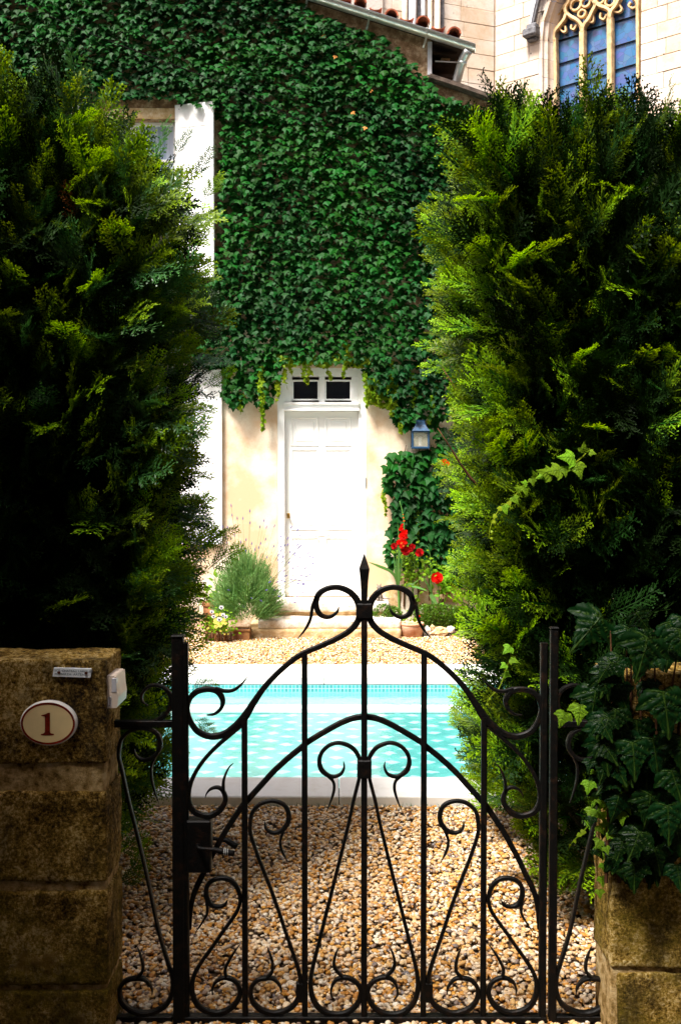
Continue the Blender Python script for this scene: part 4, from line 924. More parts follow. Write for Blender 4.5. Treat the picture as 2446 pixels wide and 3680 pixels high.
mb = MB(); v = [(pc_.x + rx * .88 * math.cos(2 * math.pi * i / 56), yq - .0046, pc_.z + (rz - rx * .12) * math.sin(2 * math.pi * i / 56)) for i in range(56)]; mb.add(v, [tuple(range(56))]); mb.build('cream_field', M['cream'], pq)
mb = MB(); oval(mb, .945, .875, yq - .0052, yq - .0052); mb.build('border_line', M['ered'], pq)
one = [(583, 462), (600, 452), (640, 446), (690, 432), (735, 405), (780, 400), (788, 410), (788, 850), (795, 872), (820, 888), (870, 894), (884, 905), (878, 925), (860, 932), (600, 932), (575, 925), (570, 912), (580, 897), (630, 888), (655, 872), (668, 850), (668, 510), (655, 488), (600, 480), (586, 474)]
v = [P(60 + x / 6.533, 2500 + y / 6.533, yq - .0056) for x, y in one]; mb = MB(); mb.add(v, [tuple(range(len(v)))]); mb.build('numeral', M['ered'], pq)
# small aluminium name plate
yn = YP0 - .016
pl = thing('name_plate', 'small tilted aluminium name plate screwed on at the pillar top', 'name plate', P(258, 2417, yn))
qs = [P(180 + x / 5.807, 2380 + y / 5.807, yn) for x, y in ((85, 115), (862, 138), (840, 322), (55, 297))]
mb = MB(); v = [tuple(q) for q in qs] + [(q.x, q.y + .012, q.z) for q in qs]; mb.add(v, [(0, 1, 2, 3), (4, 7, 6, 5), (0, 4, 5, 1), (1, 5, 6, 2), (2, 6, 7, 3), (3, 7, 4, 0)]); fixn(mb.build('plate', M['alu'], pl))
for x, y in ((190, 215), (755, 225)):
    p = P(180 + x / 5.807, 2380 + y / 5.807, yn - .001); mb = MB(); tube(mb, [p + Vector((0, .002, 0)), p + Vector((0, -.002, 0))], .0042, 10, sm=False); mb.build('screw', M['rust'], pl)
def text(body, p, size, mat, parent, rz=0, ang=0, name='lettering', stretch=1):
    cu = bpy.data.curves.new(name, 'FONT'); cu.body = body; cu.size = size; cu.extrude = .0002; cu.align_x = 'LEFT'
    o = bpy.data.objects.new(name, cu); bpy.context.collection.objects.link(o)
    dg = bpy.context.evaluated_depsgraph_get(); me = bpy.data.meshes.new_from_object(o.evaluated_get(dg)); bpy.data.objects.remove(o)
    me.transform(Matrix.Diagonal((stretch, 1, 1, 1))); me.transform(Matrix.Rotation(ang, 4, 'Z')); me.transform(Matrix.Rotation(R(90), 4, 'X')); me.transform(Matrix.Rotation(rz, 4, 'Z')); me.transform(Matrix.Translation(p)); me.materials.clear(); me.materials.append(mat)
    return link(name, me, parent)
text('SCE. CHATEAU LARQUET', P(180 + 95 / 5.807, 2380 + 192 / 5.807, yn - .0006), .0085, M['print'], pl, ang=R(-1.6), stretch=1.12)
text('M. MARTH  ARTEAU', P(180 + 100 / 5.807, 2380 + 262 / 5.807, yn - .0006), .0085, M['print'], pl, ang=R(-1.6), stretch=1.18)
# intercom on the reveal of the left pillar
ic = thing('intercom', 'beige plastic intercom box mounted on the side of the numbered pillar', 'intercom', (xi, YP0, P(400, 2480, YP0).z))
z1_, z0_ = P(412, 2416, YP0 + .06).z, P(412, 2529, YP0 + .06).z
X0 = xi + .002; mb = MB()
prof = [(0, 0), (.026, 0), (.030, .004), (.032, .03), (.029, .05), (.026, .09), (.024, z1_ - z0_ - .004), (.02, z1_ - z0_), (0, z1_ - z0_)]
v = [(X0 + a, YP0 + .004, z0_ + b_) for a, b_ in prof] + [(X0 + a, YP0 + .12, z0_ + b_) for a, b_ in prof]; n = len(prof)
mb.add(v, [tuple(range(n)), tuple(range(2 * n - 1, n - 1, -1))] + [(i, n + i, n + (i + 1) % n, (i + 1) % n) for i in range(n)]); fixn(mb.build('housing', M['plastic'], ic))
box('speaker_panel', M['gplastic'], X0 + .014, X0 + .0275, YP0 + .0025, YP0 + .02, z0_ + .045, z0_ + .085, .001, ic)
box('label_strip', M['gplastic'], X0 + .003, X0 + .013, YP0 + .0028, YP0 + .006, z0_ + .004, z0_ + .032, .0005, ic)
text('Renard', Vector((X0 + .0112, YP0 + .0024, z0_ + .006)), .0085, M['bprint'], ic, ang=R(90))

# ------------------------------------------------------------------ unseen houses added behind and beside the viewer to shade gate and hedges
lh = thing('added_shade_house', 'unseen plain stone house added behind the viewer to shade the gateway', 'house', (0, -2.6, 0))
box('wall', M['lane'], -11, 11, -8, -2.6, 0, 11.6, .02, lh); box('roof', M['tile'], -11.3, 11.3, -8.3, -2.35, 11.61, 11.8, .02, lh)
for sx, x in ((-1, -2.0), (1, 2.0)):
    q = thing('added_shade_house', 'unseen stone house added to block light outside the picture on the %s' % ('left' if sx < 0 else 'right'), 'house', (x, 0, 0))
    box('wall', M['lane'], min(x, x + sx * 5), max(x, x + sx * 5), -2.2, 2.3, 0, 5.2, .02, q); box('roof', M['tile'], min(x, x + sx * 5), max(x, x + sx * 5), -2.3, 2.4, 5.21, 5.4, .02, q)

# ------------------------------------------------------------------ cypress hedges
def plume(name, mat, seed, L=.24, n=22):
    r = random.Random(seed); v = []; f = []; tp = []
    def ribbon(a, b_, w0, w1, nn, t0, t1):
        dr = (b_ - a); s = dr.cross(nn)
        if s.length < 1e-6: return
        s.normalize(); k = len(v); m_ = (a + b_) / 2
        v.extend([a, m_ + s * w1, b_, m_ - s * w1]); tp.extend([t0, (t0 + t1) / 2, t1, (t0 + t1) / 2]); f.append((k, k + 1, k + 2, k + 3))
    def curve(t): return Vector((.02 * math.sin(t * 3 + seed), L * t, .05 * L * math.sin(t * 2.5) - .10 * L * t * t))
    for i in range(6):
        a, b_ = curve(i / 6), curve((i + 1) / 6); s = Vector((1, 0, 0)); k = len(v); w_ = .0032 * (1 - i / 7)
        v.extend([a - s * w_, a + s * w_, b_ + s * w_ * .8, b_ - s * w_ * .8]); tp.extend([0] * 4); f.append((k, k + 1, k + 2, k + 3))
    for i in range(n):
        t = .06 + .92 * i / n; base = curve(t); sd = 1 if i % 2 else -1
        ln = L * (.36 * (1 - t) ** .6 + .07) * r.uniform(.75, 1.2); ang = R(r.uniform(32, 52)); lift = r.uniform(-.35, .45)
        dr = Vector((sd * math.sin(ang), math.cos(ang), lift * .6)).normalized(); nn = Vector((r.uniform(-.3, .3), r.uniform(-.2, .2), 1)).normalized()
        end = base + dr * ln; m = max(4, int(ln / .0085))
        ribbon(base, end, .002, .0034, nn, .1 * t, .5 + .4 * t)
        for j in range(m):
            u = (j + .5) / m; p = base.lerp(end, u) + Vector((0, 0, -.1 * ln * u * u)); s2 = 1 if j % 2 else -1
            l2 = ln * (.36 * (1 - u) + .1) * r.uniform(.8, 1.25); l2 = max(.010, min(l2, .024))
            sv = dr.cross(nn).normalized() * s2; d2 = (dr * .8 + sv * .62 + Vector((0, 0, r.uniform(-.25, .4)))).normalized()
            ribbon(p, p + d2 * l2, .001, .0034, (nn + Vector((r.uniform(-.5, .5), r.uniform(-.5, .5), 0))).normalized(), .2 * t, min(1, .45 + .6 * t * r.uniform(.6, 1.2)))
    me = bpy.data.meshes.new(name); me.from_pydata([tuple(q) for q in v], [], f); me.materials.append(mat)
    at = me.attributes.new('tip', 'FLOAT', 'POINT'); at.data.foreach_set('value', [max(0, min(1, q)) ** 2.2 for q in tp]); me.update(); return me
M['hedged'] = foliage('shaded_cypress_green', (.004, .014, .001), (.007, .024, .002), 1.2, .6, .1, .03, .12, None, .6).m  # darker cypress copy: shade painted into inner, front and foot sprays
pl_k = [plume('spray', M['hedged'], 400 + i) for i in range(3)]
pl_g = [plume('spray', M['hedge'], 100 + i) for i in range(5)]; pl_b = [plume('spray', M['hedgeb'], 200 + i) for i in range(2)]; pl_d = [plume('spray', M['drytwig'], 300, .2, 12)]
DP = 1 / .64105
def hedge(label, poly, n, sgn, sparse, loc, bluish):
    t = thing('cypress_hedge', label, 'hedge', loc)
    Y0, Y1 = 3.5, 4.65
    ew = [(P(x * DP, y * DP, 4.35).x, P(x * DP, y * DP, 3.75 if y < 1118 else 3.9).z) for x, y in poly]
    xs = [q[0] for q in ew]; zs = [q[1] for q in ew]
    X = RNG.uniform(min(xs), max(xs), n * 4); Z = RNG.uniform(min(zs), max(zs), n * 4); Yv = Y0 + (Y1 - Y0) * RNG.beta(.8, 1.1, n * 4)
    # soft billows move the surface in and out
    bil = np.array([.15 * noise.noise(Vector((x * 3.4, y * 3.4, z * 3.6))) for x, y, z in zip(X, Yv, Z)])
    k = inpoly(X - sgn * .09 + bil * .7, Z + .11 + bil * .7, ew)
    X, Z, Yv = X[k], Z[k], Yv[k]
    pxs = 1223 + X / Yv * FPX; pys = 1744 - (Z - H) / Yv * FPX
    keep = np.ones(len(X), bool)
    for (a, b_, c, d_, den) in sparse: keep &= ~((pxs > a) & (pxs < b_) & (pys > c) & (pys < d_) & (RNG.uniform(0, 1, len(X)) > den))
    X, Z, Yv = X[keep][:n], Z[keep][:n], Yv[keep][:n]
    # lateral distance to the inner edge, height under the top
    def edge(z):
        c = [p[0] + (q[0] - p[0]) * (z - p[1]) / (q[1] - p[1]) for p, q in zip(ew, ew[1:] + ew[:1]) if (p[1] > z) != (q[1] > z)]
        return (min(c) if sgn > 0 else max(c)) if c else 0
    eu = []; sc = []; ix = []; pts = []
    ztop_ = sorted(zs)[-4]
    for x, y, z in zip(X, Yv, Z):
        ds = abs(x - edge(z)); dt = max(0, ztop_ - z)
        ws = math.exp(-ds / .22) * 1.5; wf = math.exp(-(y - Y0) / .25) * 1.1; wb = math.exp(-(Y1 - y) / .25); wt_ = math.exp(-dt / .25) * 1.4
        dv = Vector((-sgn * ws + RNG.normal(0, .45), -wf + wb + RNG.normal(0, .35), .65 + wt_ + RNG.normal(0, .4)))
        if sgn < 0: dv.z -= .15
        nr = Vector((-sgn * ws * .8 + RNG.normal(0, .5), -wf - .3 + RNG.normal(0, .4), .9)); s = RNG.uniform(.5, 1.15)
        dv.normalize(); pts.append(Vector((x, y, z)) - dv * .06); eu.append(tuple(frame_euler(dv, nr))); sc.append(s)
        pb = max(math.exp(-ds / .38), math.exp(-dt / .22), (.30 if sgn > 0 else (.6 if z > 2.1 else .42)) if y < Y0 + .16 else .03)  # side light put into colour: bright sprays at inner edge and top
        if z < 1.75 and ds > .16: pb *= .45 if z > 1.35 else .15  # shade painted into the hedge foot with more dark sprays
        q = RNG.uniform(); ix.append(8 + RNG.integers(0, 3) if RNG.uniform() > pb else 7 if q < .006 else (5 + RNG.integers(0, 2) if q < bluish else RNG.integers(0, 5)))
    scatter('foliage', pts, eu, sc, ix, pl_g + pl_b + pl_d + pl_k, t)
    for k in range(5):
        x = loc[0] + sgn * (.1 + k * .42); y = 4.1 + random.uniform(-.15, .15)
        mb = MB(); tube(mb, [(x, y, -.05), (x + random.uniform(-.05, .05), y, .8), (x + random.uniform(-.08, .08), y + .03, 1.8), (x, y, 2.9)], [.035, .03, .02, .006], 8); tk = mb.build('trunk', M['bark'], t, smooth=True)
        for j in range(9):
            z = .3 + j * .28; a = random.uniform(0, 6.28); l = random.uniform(.3, .5); mb = MB()
            tube(mb, [(x, y, z), (x + l * .6 * math.cos(a), y + l * .6 * math.sin(a), z + .16), (x + l * math.cos(a), y + l * math.sin(a), z + .42)], [.011, .007, .002], 5); mb.build('limb', M['bark'], tk, smooth=True)
    return t
LP = [(-330, 300), (-330, 222), (0, 222), (110, 212), (250, 212), (385, 240), (418, 315), (438, 385), (462, 455), (475, 545), (492, 620), (492, 700), (472, 790), (464, 900), (456, 1000), (450, 1100), (458, 1210), (450, 1300), (438, 1400), (412, 1480), (408, 1600), (400, 1750), (375, 1840), (300, 1870), (240, 1960), (-330, 2000)]
RP = [(1015, 255), (1068, 225), (1200, 238), (1300, 240), (1400, 242), (1568, 240), (1930, 240), (1930, 2050), (1400, 2050), (1270, 1960), (1160, 1930), (1115, 1860), (1090, 1790), (1072, 1720), (1068, 1640), (1088, 1540), (1074, 1450), (1060, 1370), (1055, 1290), (1066, 1200), (1056, 1100), (1050, 1030), (1055, 960), (1052, 870), (1038, 800), (1028, 720), (1012, 640), (1004, 560), (1002, 430), (995, 320)]
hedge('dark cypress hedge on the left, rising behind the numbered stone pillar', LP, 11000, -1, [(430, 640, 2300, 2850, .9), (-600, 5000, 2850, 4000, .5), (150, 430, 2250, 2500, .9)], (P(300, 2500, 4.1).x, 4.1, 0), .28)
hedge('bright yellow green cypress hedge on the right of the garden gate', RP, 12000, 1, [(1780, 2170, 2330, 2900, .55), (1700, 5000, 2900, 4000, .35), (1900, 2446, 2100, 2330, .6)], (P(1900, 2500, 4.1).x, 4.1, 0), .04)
# stray sprigs beside the gate posts
for i, (x, y, dx, dz, s, Y) in enumerate(((700, 2590, 1, -.5, .45, 3.6), (430, 3170, .8, .5, .6, 3.9), (460, 3120, .6, .7, .6, 3.9), (430, 3060, .8, .4, .6, 4.0), (690, 2480, 1, .3, .45, 3.9), (640, 560, .4, 1, .5, 4.1), (700, 640, .5, 1, .6, 4.1), (740, 720, .5, 1, .55, 4.1), (740, 1390, .9, .6, .6, 4.1), (730, 1950, 1, .35, .7, 4.3), (745, 2040, 1, .5, .8, 4.4))):
    o = put((pl_g + pl_b)[i % 7], P(x, y, Y), frame_euler((dx, -.1, dz), (0, -.8, .5)), s, None, 'cypress_sprig'); o.parent = [q for q in bpy.data.objects if q.name == 'cypress_hedge'][0]; o.matrix_parent_inverse = Matrix.Translation(-o.parent.location)

# ------------------------------------------------------------------ broad ivy on the right pillar
iv = thing('ivy', 'large glossy ivy leaves hanging over the right stone pillar', 'ivy', (P(2300, 2600, 2.74).x, 2.74, 1.2))
def Rz(x, y, Y): return P(1600 + x / 1.493, 2100 + y / 1.493, Y)
def bigleaf(x, y, ln, dx, dy, Y, protos_, tilt=.3):
    s = ln / 1.493 * Y / FPX
    put(protos_[RNG.integers(0, len(protos_))], Rz(x, y, Y), frame_euler((dx, -tilt, -dy), (RNG.normal(0, .15), -1, tilt + .2)), s, iv)
for a in ((1080, 285, 255, -.28, 1, 2.70), (1165, 578, 255, .12, 1, 2.68), (806, 560, 215, -.2, 1, 2.80), (832, 172, 260, -.7, .75, 2.84), (1250, 240, 180, .1, 1, 2.72), (1000, 850, 210, .05, 1, 2.72), (1110, 830, 220, .15, 1, 2.73), (1040, 1330, 170, -.5, 1, 2.70), (950, 1380, 110, -.4, 1, 2.72), (1190, 1190, 210, .0, 1, 2.69), (1240, 1330, 160, .2, 1, 2.71), (1010, 1500, 160, -.05, 1, 2.71), (1240, 1510, 150, .1, 1, 2.71), (900, 640, 150, .5, .8, 2.76), (1210, 1000, 200, .3, 1, 2.72), (1100, 1130, 190, -.2, 1, 2.72), (930, 1130, 160, -.3, 1, 2.73), (1120, 1420, 150, .2, 1, 2.72), (1260, 820, 200, .0, 1, 2.7)):
    bigleaf(*a, big_protos)
for i in range(85):
    bigleaf(RNG.uniform(900, 1500), RNG.uniform(150, 1480), RNG.uniform(120, 210), RNG.normal(0, .5), 1, RNG.uniform(2.755, 2.79), big_protos, RNG.uniform(.1, .8))
for i in range(20): bigleaf(RNG.uniform(1300, 1750), RNG.uniform(-100, 1400), RNG.uniform(150, 230), RNG.normal(0, .3), 1, RNG.uniform(2.7, 2.76), big_protos)
for i in range(34): bigleaf(RNG.uniform(815, 930), RNG.uniform(400, 1050), RNG.uniform(90, 170), RNG.normal(-.2, .5), 1, RNG.uniform(2.72, 2.78), big_protos, RNG.uniform(.1, .6))
for i in range(52):
    y = RNG.uniform(930, 1420); bigleaf(RNG.uniform(770, 960) + (y - 1100) * .06, y, RNG.uniform(40, 80), RNG.normal(-.1, .5), 1, RNG.uniform(2.74, 2.82), bigmid if i % 3 else big_protos, .5)
for a in ((838, 1570, 60), (825, 1640, 50), (850, 1500, 55), (900, 760, 60), (640, 690, 90), (720, 650, 110)): bigleaf(a[0], a[1], a[2], RNG.normal(0, .3), 1, 2.8, bigmid)
mb = MB()
for i in range(7):
    x = 860 + i * 70; tube(mb, [Rz(x, 1600, 2.79), Rz(x + RNG.uniform(-40, 40), 1200, 2.785), Rz(x + RNG.uniform(-40, 40), 800, 2.785), Rz(x + RNG.uniform(-60, 60), 250, 2.79)], [.006, .005, .004, .002], 6)
mb.build('stem', M['bark'], iv)
# trailing ivy shoots across the right hedge
def trail(label, pts, Y, leaves, fn):
    t = thing('ivy_shoot', label, 'ivy shoot', fn(pts[0][0], pts[0][1], Y)); mb = MB(); q = [fn(x, y, Y) for x, y in pts]; tube(mb, q, [.0022] * (len(q) - 2) + [.0016, .001], 5, 5); mb.build('stem', M['ivyy'], t)
    for i, (x, y, ln, dx, dy) in enumerate(leaves):
        s = ln * Y / FPX; pr = bigmid if ln > 22 else young
        put(pr[i % len(pr)], fn(x, y, Y - .01 - .006 * (i % 3)), frame_euler((dx, -.35, -dy), (RNG.normal(0, .3), -.9, .5)), s, t)
def R2(x, y, Y): return P(1600 + x / 1.853, 1500 + y / 1.853, Y)
trail('yellow green ivy shoot trailing across the front of the right hedge', [(960, 210), (890, 280), (800, 335), (700, 375), (600, 400), (520, 455), (440, 545), (360, 610), (320, 680), (295, 745), (288, 805)], 3.36,
      [(850, 270, 66, -1, -.1), (870, 310, 60, .3, 1), (915, 230, 38, 0, -1), (960, 230, 26, 1, .3), (760, 350, 62, -1, .1), (700, 380, 60, -.9, -.3), (790, 330, 40, .1, .9), (660, 385, 40, -1, .3), (600, 395, 30, -.5, -1), (575, 410, 30, .2, 1), (540, 440, 26, -1, -.3), (520, 460, 40, .4, 1), (495, 480, 28, -.8, -.3), (450, 530, 34, .6, .9), (420, 560, 18, .3, 1), (385, 590, 36, .4, 1), (372, 605, 20, -1, 0), (335, 650, 18, -.6, .5), (318, 690, 14, .5, .6), (300, 760, 10, 1, 0), (300, 800, 10, .5, .5)], R2)
trail('thin ivy shoot with four small leaves dangling beside the hinge side of the gate', [(345, 330), (350, 400), (330, 440), (300, 530), (270, 575), (235, 610), (215, 650)], 3.3,
      [(345, 335, 40, -.8, .7), (350, 400, 34, .8, .3), (322, 430, 28, -.8, .4), (318, 480, 26, .8, .3), (280, 560, 12, .5, .5), (240, 610, 10, -.5, .6), (222, 640, 9, .4, .5)], lambda x, y, Y: Rz(x, y, Y))
trail('short yellow ivy shoot hanging low between hedge and right pillar', [(760, 1300), (720, 1345), (690, 1370), (668, 1400), (655, 1430)], 3.0, [(740, 1320, 22, -.5, .8), (722, 1340, 18, -.8, .2), (690, 1372, 14, .3, .8), (668, 1395, 10, -.5, .7)], lambda x, y, Y: Rz(x, y, Y))

# ------------------------------------------------------------------ planting by the door
def Z4(x, y, Y): return P(1320 + x / 4.3556, 1780 + y / 4.3556, Y)
def rose(mb, c, r, mi=0, seed=0):
    q = random.Random(seed)
    for layer, (k, n, tilt) in enumerate(((1.0, 8, .2), (.78, 7, .5), (.55, 6, .85), (.32, 5, 1.2))):
        for i in range(n):
            a = 6.283 * i / n + layer * .5 + q.uniform(-.2, .2); rad = Vector((math.cos(a), 0, math.sin(a))); tg = Vector((-math.sin(a), 0, math.cos(a)))
            out = (rad * math.cos(tilt) + Vector((0, -1, 0)) * math.sin(tilt)); b_ = c + Vector((0, -.15 * r * layer, 0)); w_ = r * .5 * (1 - .12 * layer); L_n = r * k
            p0, p1, p2 = b_, b_ + out * L_n * .6, b_ + out * L_n + Vector((0, r * q.uniform(-.15, .15), 0))
            mb.add([p0, p1 + tg * w_, p2 + tg * w_ * .5, p2 + out * .06 * r, p2 - tg * w_ * .5, p1 - tg * w_, p1 + Vector((0, .1 * r, 0))], [(0, 1, 6), (6, 1, 2), (6, 2, 3), (6, 3, 4), (6, 4, 5), (6, 5, 0)], mi)
def smallleaves(mb, c, spread, n, s, seed, mi=0):
    q = np.random.default_rng(seed)
    for i in range(n):
        p = c + Vector((q.normal(0, spread[0]), q.normal(0, spread[1]), q.normal(0, spread[2]))); m3 = frame_euler((q.normal(0, 1), q.normal(0, .6), q.normal(0, .7) - .2), (q.normal(0, .5), -.7, .6)).to_matrix(); k = s * q.uniform(.7, 1.3)
        mb.add([p + m3 @ (Vector(a) * k) for a in ((0, 0, 0), (.32, .35, -.06), (.25, .75, -.08), (0, 1.05, -.12), (-.25, .75, -.08), (-.32, .35, -.06), (0, .5, .02))], [(0, 1, 6), (1, 2, 6), (2, 3, 6), (3, 4, 6), (4, 5, 6), (5, 0, 6)], mi)
YR = 10.82; rk = YR / FPX / 4.3556
rb = thing('rose_bush', 'rose bush with dark crimson blooms clustered around the red gladiolus', 'rose bush', Z4(700, 1900, YR))
mb = MB()
for pts in (((740, 1900), (705, 1550), (690, 1250), (650, 1000), (600, 880)), ((700, 1500), (720, 1200), (740, 1000), (810, 900)), ((690, 1300), (560, 1050), (430, 850)), ((720, 1600), (690, 1100), (700, 830)), ((800, 1900), (790, 1700), (800, 1540))): tube(mb, [Z4(x, y, YR) for x, y in pts], [.007] + [.005] * (len(pts) - 2) + [.003], 5)
mb.build('stem', M['stem'], rb)
mb = MB()
for i, (x, y, sx, sy, n) in enumerate(((640, 1100, 70, 100, 60), (700, 1250, 50, 50, 34), (560, 960, 60, 50, 26), (820, 1250, 120, 60, 34), (660, 1390, 50, 30, 20), (800, 1700, 50, 90, 24), (760, 1000, 60, 80, 22), (900, 1050, 120, 100, 40))): smallleaves(mb, Z4(x, y, YR), (sx * rk, .05, sy * rk), n, .045, i)
mb.build('foliage', M['ivymid'], rb, kind='stuff')
for i, (x, y, r_) in enumerate(((415, 795, 52), (600, 870, 72), (700, 805, 50), (672, 850, 45), (560, 850, 48), (810, 895, 66))):
    mb = MB(); rose(mb, Z4(x, y, YR - .1), r_ * rk, 0, i); mb.build('rose_bloom', M['crimson'], rb)
r2 = thing('rose_bush', 'low rose with one large bright red bloom by the right hedge', 'rose bush', Z4(1085, 1900, YR))
mb = MB(); tube(mb, [Z4(1110, 1900, YR), Z4(1120, 1600, YR), Z4(1090, 1290, YR - .03)], [.007, .006, .004], 5); mb.build('stem', M['stem'], r2)
mb = MB(); smallleaves(mb, Z4(1150, 1250, YR), (110 * rk, .05, 90 * rk), 60, .06, 31); smallleaves(mb, Z4(1200, 1450, YR), (110 * rk, .05, 90 * rk), 50, .06, 32); mb.build('foliage', M['ivymid'], r2, kind='stuff')
mb = MB(); rose(mb, Z4(1085, 1290, YR - .1), 92 * rk, 0, 9); mb.build('rose_bloom', M['red'], r2)
r3 = thing('climbing_rose', 'red rose bloom high on the wall ivy at the edge of the right hedge', 'rose', P(1595, 1665, YW - .15))
for i, (x, y, r_) in enumerate(((1594, 1662, 13), (1610, 1666, 10), (1600, 1672, 8))): mb = MB(); rose(mb, P(x, y, YW - .2), r_ * YW / FPX, 0, 20 + i); mb.build('rose_bloom', M['red'], r3)
mb = MB(); tube(mb, [P(1625, 1900, YW - .05), P(1620, 1780, YW - .1), P(1600, 1668, YW - .17)], [.006, .005, .003], 5); mb.build('stem', M['stem'], r3)
def sword(mb, pts, w_, Y, tw=0):
    q = [Z4(x, y, Y - .02 * i) for i, (x, y) in enumerate(pts)]; n = len(q); ws = [w_ * rk * (.6 + .4 * math.sin(math.pi * min(1, (i + .6) / (n - .4)))) for i in range(n)]; ws[-1] = .0008
    sweep(mb, q, ws, (tw, -1, .2), .0015, 5)
gl = thing('gladiolus', 'tall gladiolus with bright scarlet florets and sword leaves by the door', 'gladiolus', Z4(500, 1900, YR))
mb = MB(); tube(mb, [Z4(500, 1900, YR), Z4(485, 1500, YR), Z4(470, 1200, YR), Z4(530, 800, YR), Z4(575, 560, YR), Z4(550, 280, YR), Z4(500, 90, YR)], [.012, .012, .009, .007, .006, .006, .003], 6); mb.build('stem', M['sword'], gl, smooth=True)
for i, pts in enumerate((((470, 1440), (430, 1150), (400, 850)), ((478, 1440), (455, 1100), (440, 830)), ((485, 1430), (480, 1150), (470, 860)), ((490, 1400), (520, 1150), (560, 950)), ((470, 1420), (440, 1290), (350, 1185), (180, 1110), (5, 1040)), ((480, 1450), (490, 800), (470, 400)))):
    mb = MB(); sword(mb, pts, 24 if i == 4 else 14, YR - .02 * i); mb.build('sword_leaf', M['sword'], gl)
for i, (x, y, r_) in enumerate(((545, 455, 16), (532, 480, 22), (525, 530, 34), (575, 590, 50), (550, 640, 62), (590, 650, 40), (490, 735, 40), (550, 740, 60), (540, 790, 45), (590, 740, 36), (600, 560, 24))):
    mb = MB(); rose(mb, Z4(x, y, YR - .13), r_ * rk, 0, 50 + i); mb.build('floret', M['red'], gl)
mb = MB()
for (x, y, r_) in ((570, 400, 14), (560, 350, 12), (555, 300, 9), (530, 745, 18), (560, 790, 16)): rose(mb, Z4(x, y, YR - .17), r_ * rk, 0, int(x))
mb.build('bud', M['orange'], gl)
g2 = thing('gladiolus', 'gladiolus in bud with a bare green stalk beside the low red rose', 'gladiolus', Z4(1000, 1800, YR))
mb = MB(); tube(mb, [Z4(1040, 1900, YR), Z4(1000, 1560, YR), Z4(985, 1200, YR), Z4(978, 930, YR), Z4(935, 790, YR)], [.012, .01, .007, .006, .002], 6); mb.build('stem', M['sword'], g2, smooth=True)
for i, pts in enumerate((((1010, 1570), (950, 1430), (870, 1260)), ((1000, 1560), (930, 1380), (800, 1250)), ((1005, 1560), (985, 1350), (1000, 1180)), ((985, 1550), (1040, 1640), (1092, 1755)), ((700, 1400), (750, 1360), (805, 1325)), ((690, 1425), (820, 1455), (940, 1500)), ((600, 1420), (660, 1390), (740, 1400)))):
    mb = MB(); sword(mb, pts, 34 if i == 3 else 15, YR - .02 * i); mb.build('sword_leaf', M['sword'], g2)
# clipped box plants
bl = MB(); bl.add([(0, 0, 0), (.3, .4, .03), (0, 1, -.05), (-.3, .4, .03)], [(0, 1, 2, 3)]); o_ = bl.build('leaf_tmp', M['box']); boxleaf = o_.data; bpy.data.objects.remove(o_)
def boxplant(label, blobs, n):
    c0 = Vector(blobs[0][0]); t = thing('box_bush', label, 'bush', (c0.x, c0.y, 0)); pts = []; eu = []; sc = []
    for i in range(n):
        c, r_ = blobs[RNG.integers(0, len(blobs))]; d_ = Vector(RNG.normal(0, 1, 3)).normalized(); k = RNG.uniform(.75, 1.05) * (1 + .12 * noise.noise(d_ * 3)); p = Vector(c) + Vector((d_.x * r_[0], d_.y * r_[1], d_.z * r_[2])) * k
        if p.z < 0.03: continue
        pts.append(p); eu.append(tuple(frame_euler(d_ + Vector(RNG.normal(0, .5, 3)) + Vector((0, 0, .5)), d_ + Vector(RNG.normal(0, .6, 3))))); sc.append(RNG.uniform(.018, .032))
    scatter('foliage', pts, eu, sc, [0] * len(pts), [boxleaf], t)
    mb = MB()
    for i in range(8): tube(mb, [(c0.x, c0.y, -.03), Vector(blobs[i % len(blobs)][0]) + Vector((RNG.normal(0, .06), RNG.normal(0, .05), .03))], [.01, .003], 5, sm=False)
    mb.build('stem', M['bark'], t)
YB = 10.68
def B(x, y): return P(x, y, YB)
boxplant('small round clipped box bush at the end of the doorsteps', [(B(1375, 2208), (.11, .11, .1)), (B(1410, 2214), (.1, .1, .1)), (B(1425, 2238), (.08, .1, .08))], 2600)
boxplant('wider clipped box bush behind the rocks, right of the terracotta pot', [(B(1530, 2212), (.12, .12, .1)), (B(1565, 2205), (.12, .12, .1)), (B(1605, 2210), (.12, .12, .1)), (B(1640, 2218), (.1, .1, .1)), (B(1545, 2235), (.12, .1, .09)), (B(1600, 2240), (.12, .1, .09))], 5200)
# edging rocks
for i, (x, y, rx_, ry_, lab, mt) in enumerate(((405, 2105, 70, 60, 'pale rounded rock left of the terracotta pot', 'step'), (440, 2190, 55, 26, 'small flat white rock at the foot of the terracotta pot', 'coping'), (925, 2130, 60, 72, 'white upright rock just right of the terracotta pot', 'coping'), (1012, 2068, 36, 40, 'little ochre rock perched above the white one', 'ochre'), (1125, 2135, 128, 78, 'large yellow rock edging the flower bed', 'ochre'), (1300, 2110, 60, 60, 'grey green rock half under the hedge at the bed edge', 'step'))):
    c = Z4(x, y, 10.5); k = 10.5 / FPX / 4.3556; me = rock_mesh('rock', (rx_ * k, rx_ * k * .8, ry_ * k), i * 3 + 2, 3, .5, M[mt]); me.polygons.foreach_set('use_smooth', [False] * len(me.polygons))
    o = link('rock', me); o.location = (c.x, c.y, max(c.z, ry_ * k * .8)); tag(o, lab, 'rock', 'rocks edging the flower bed')
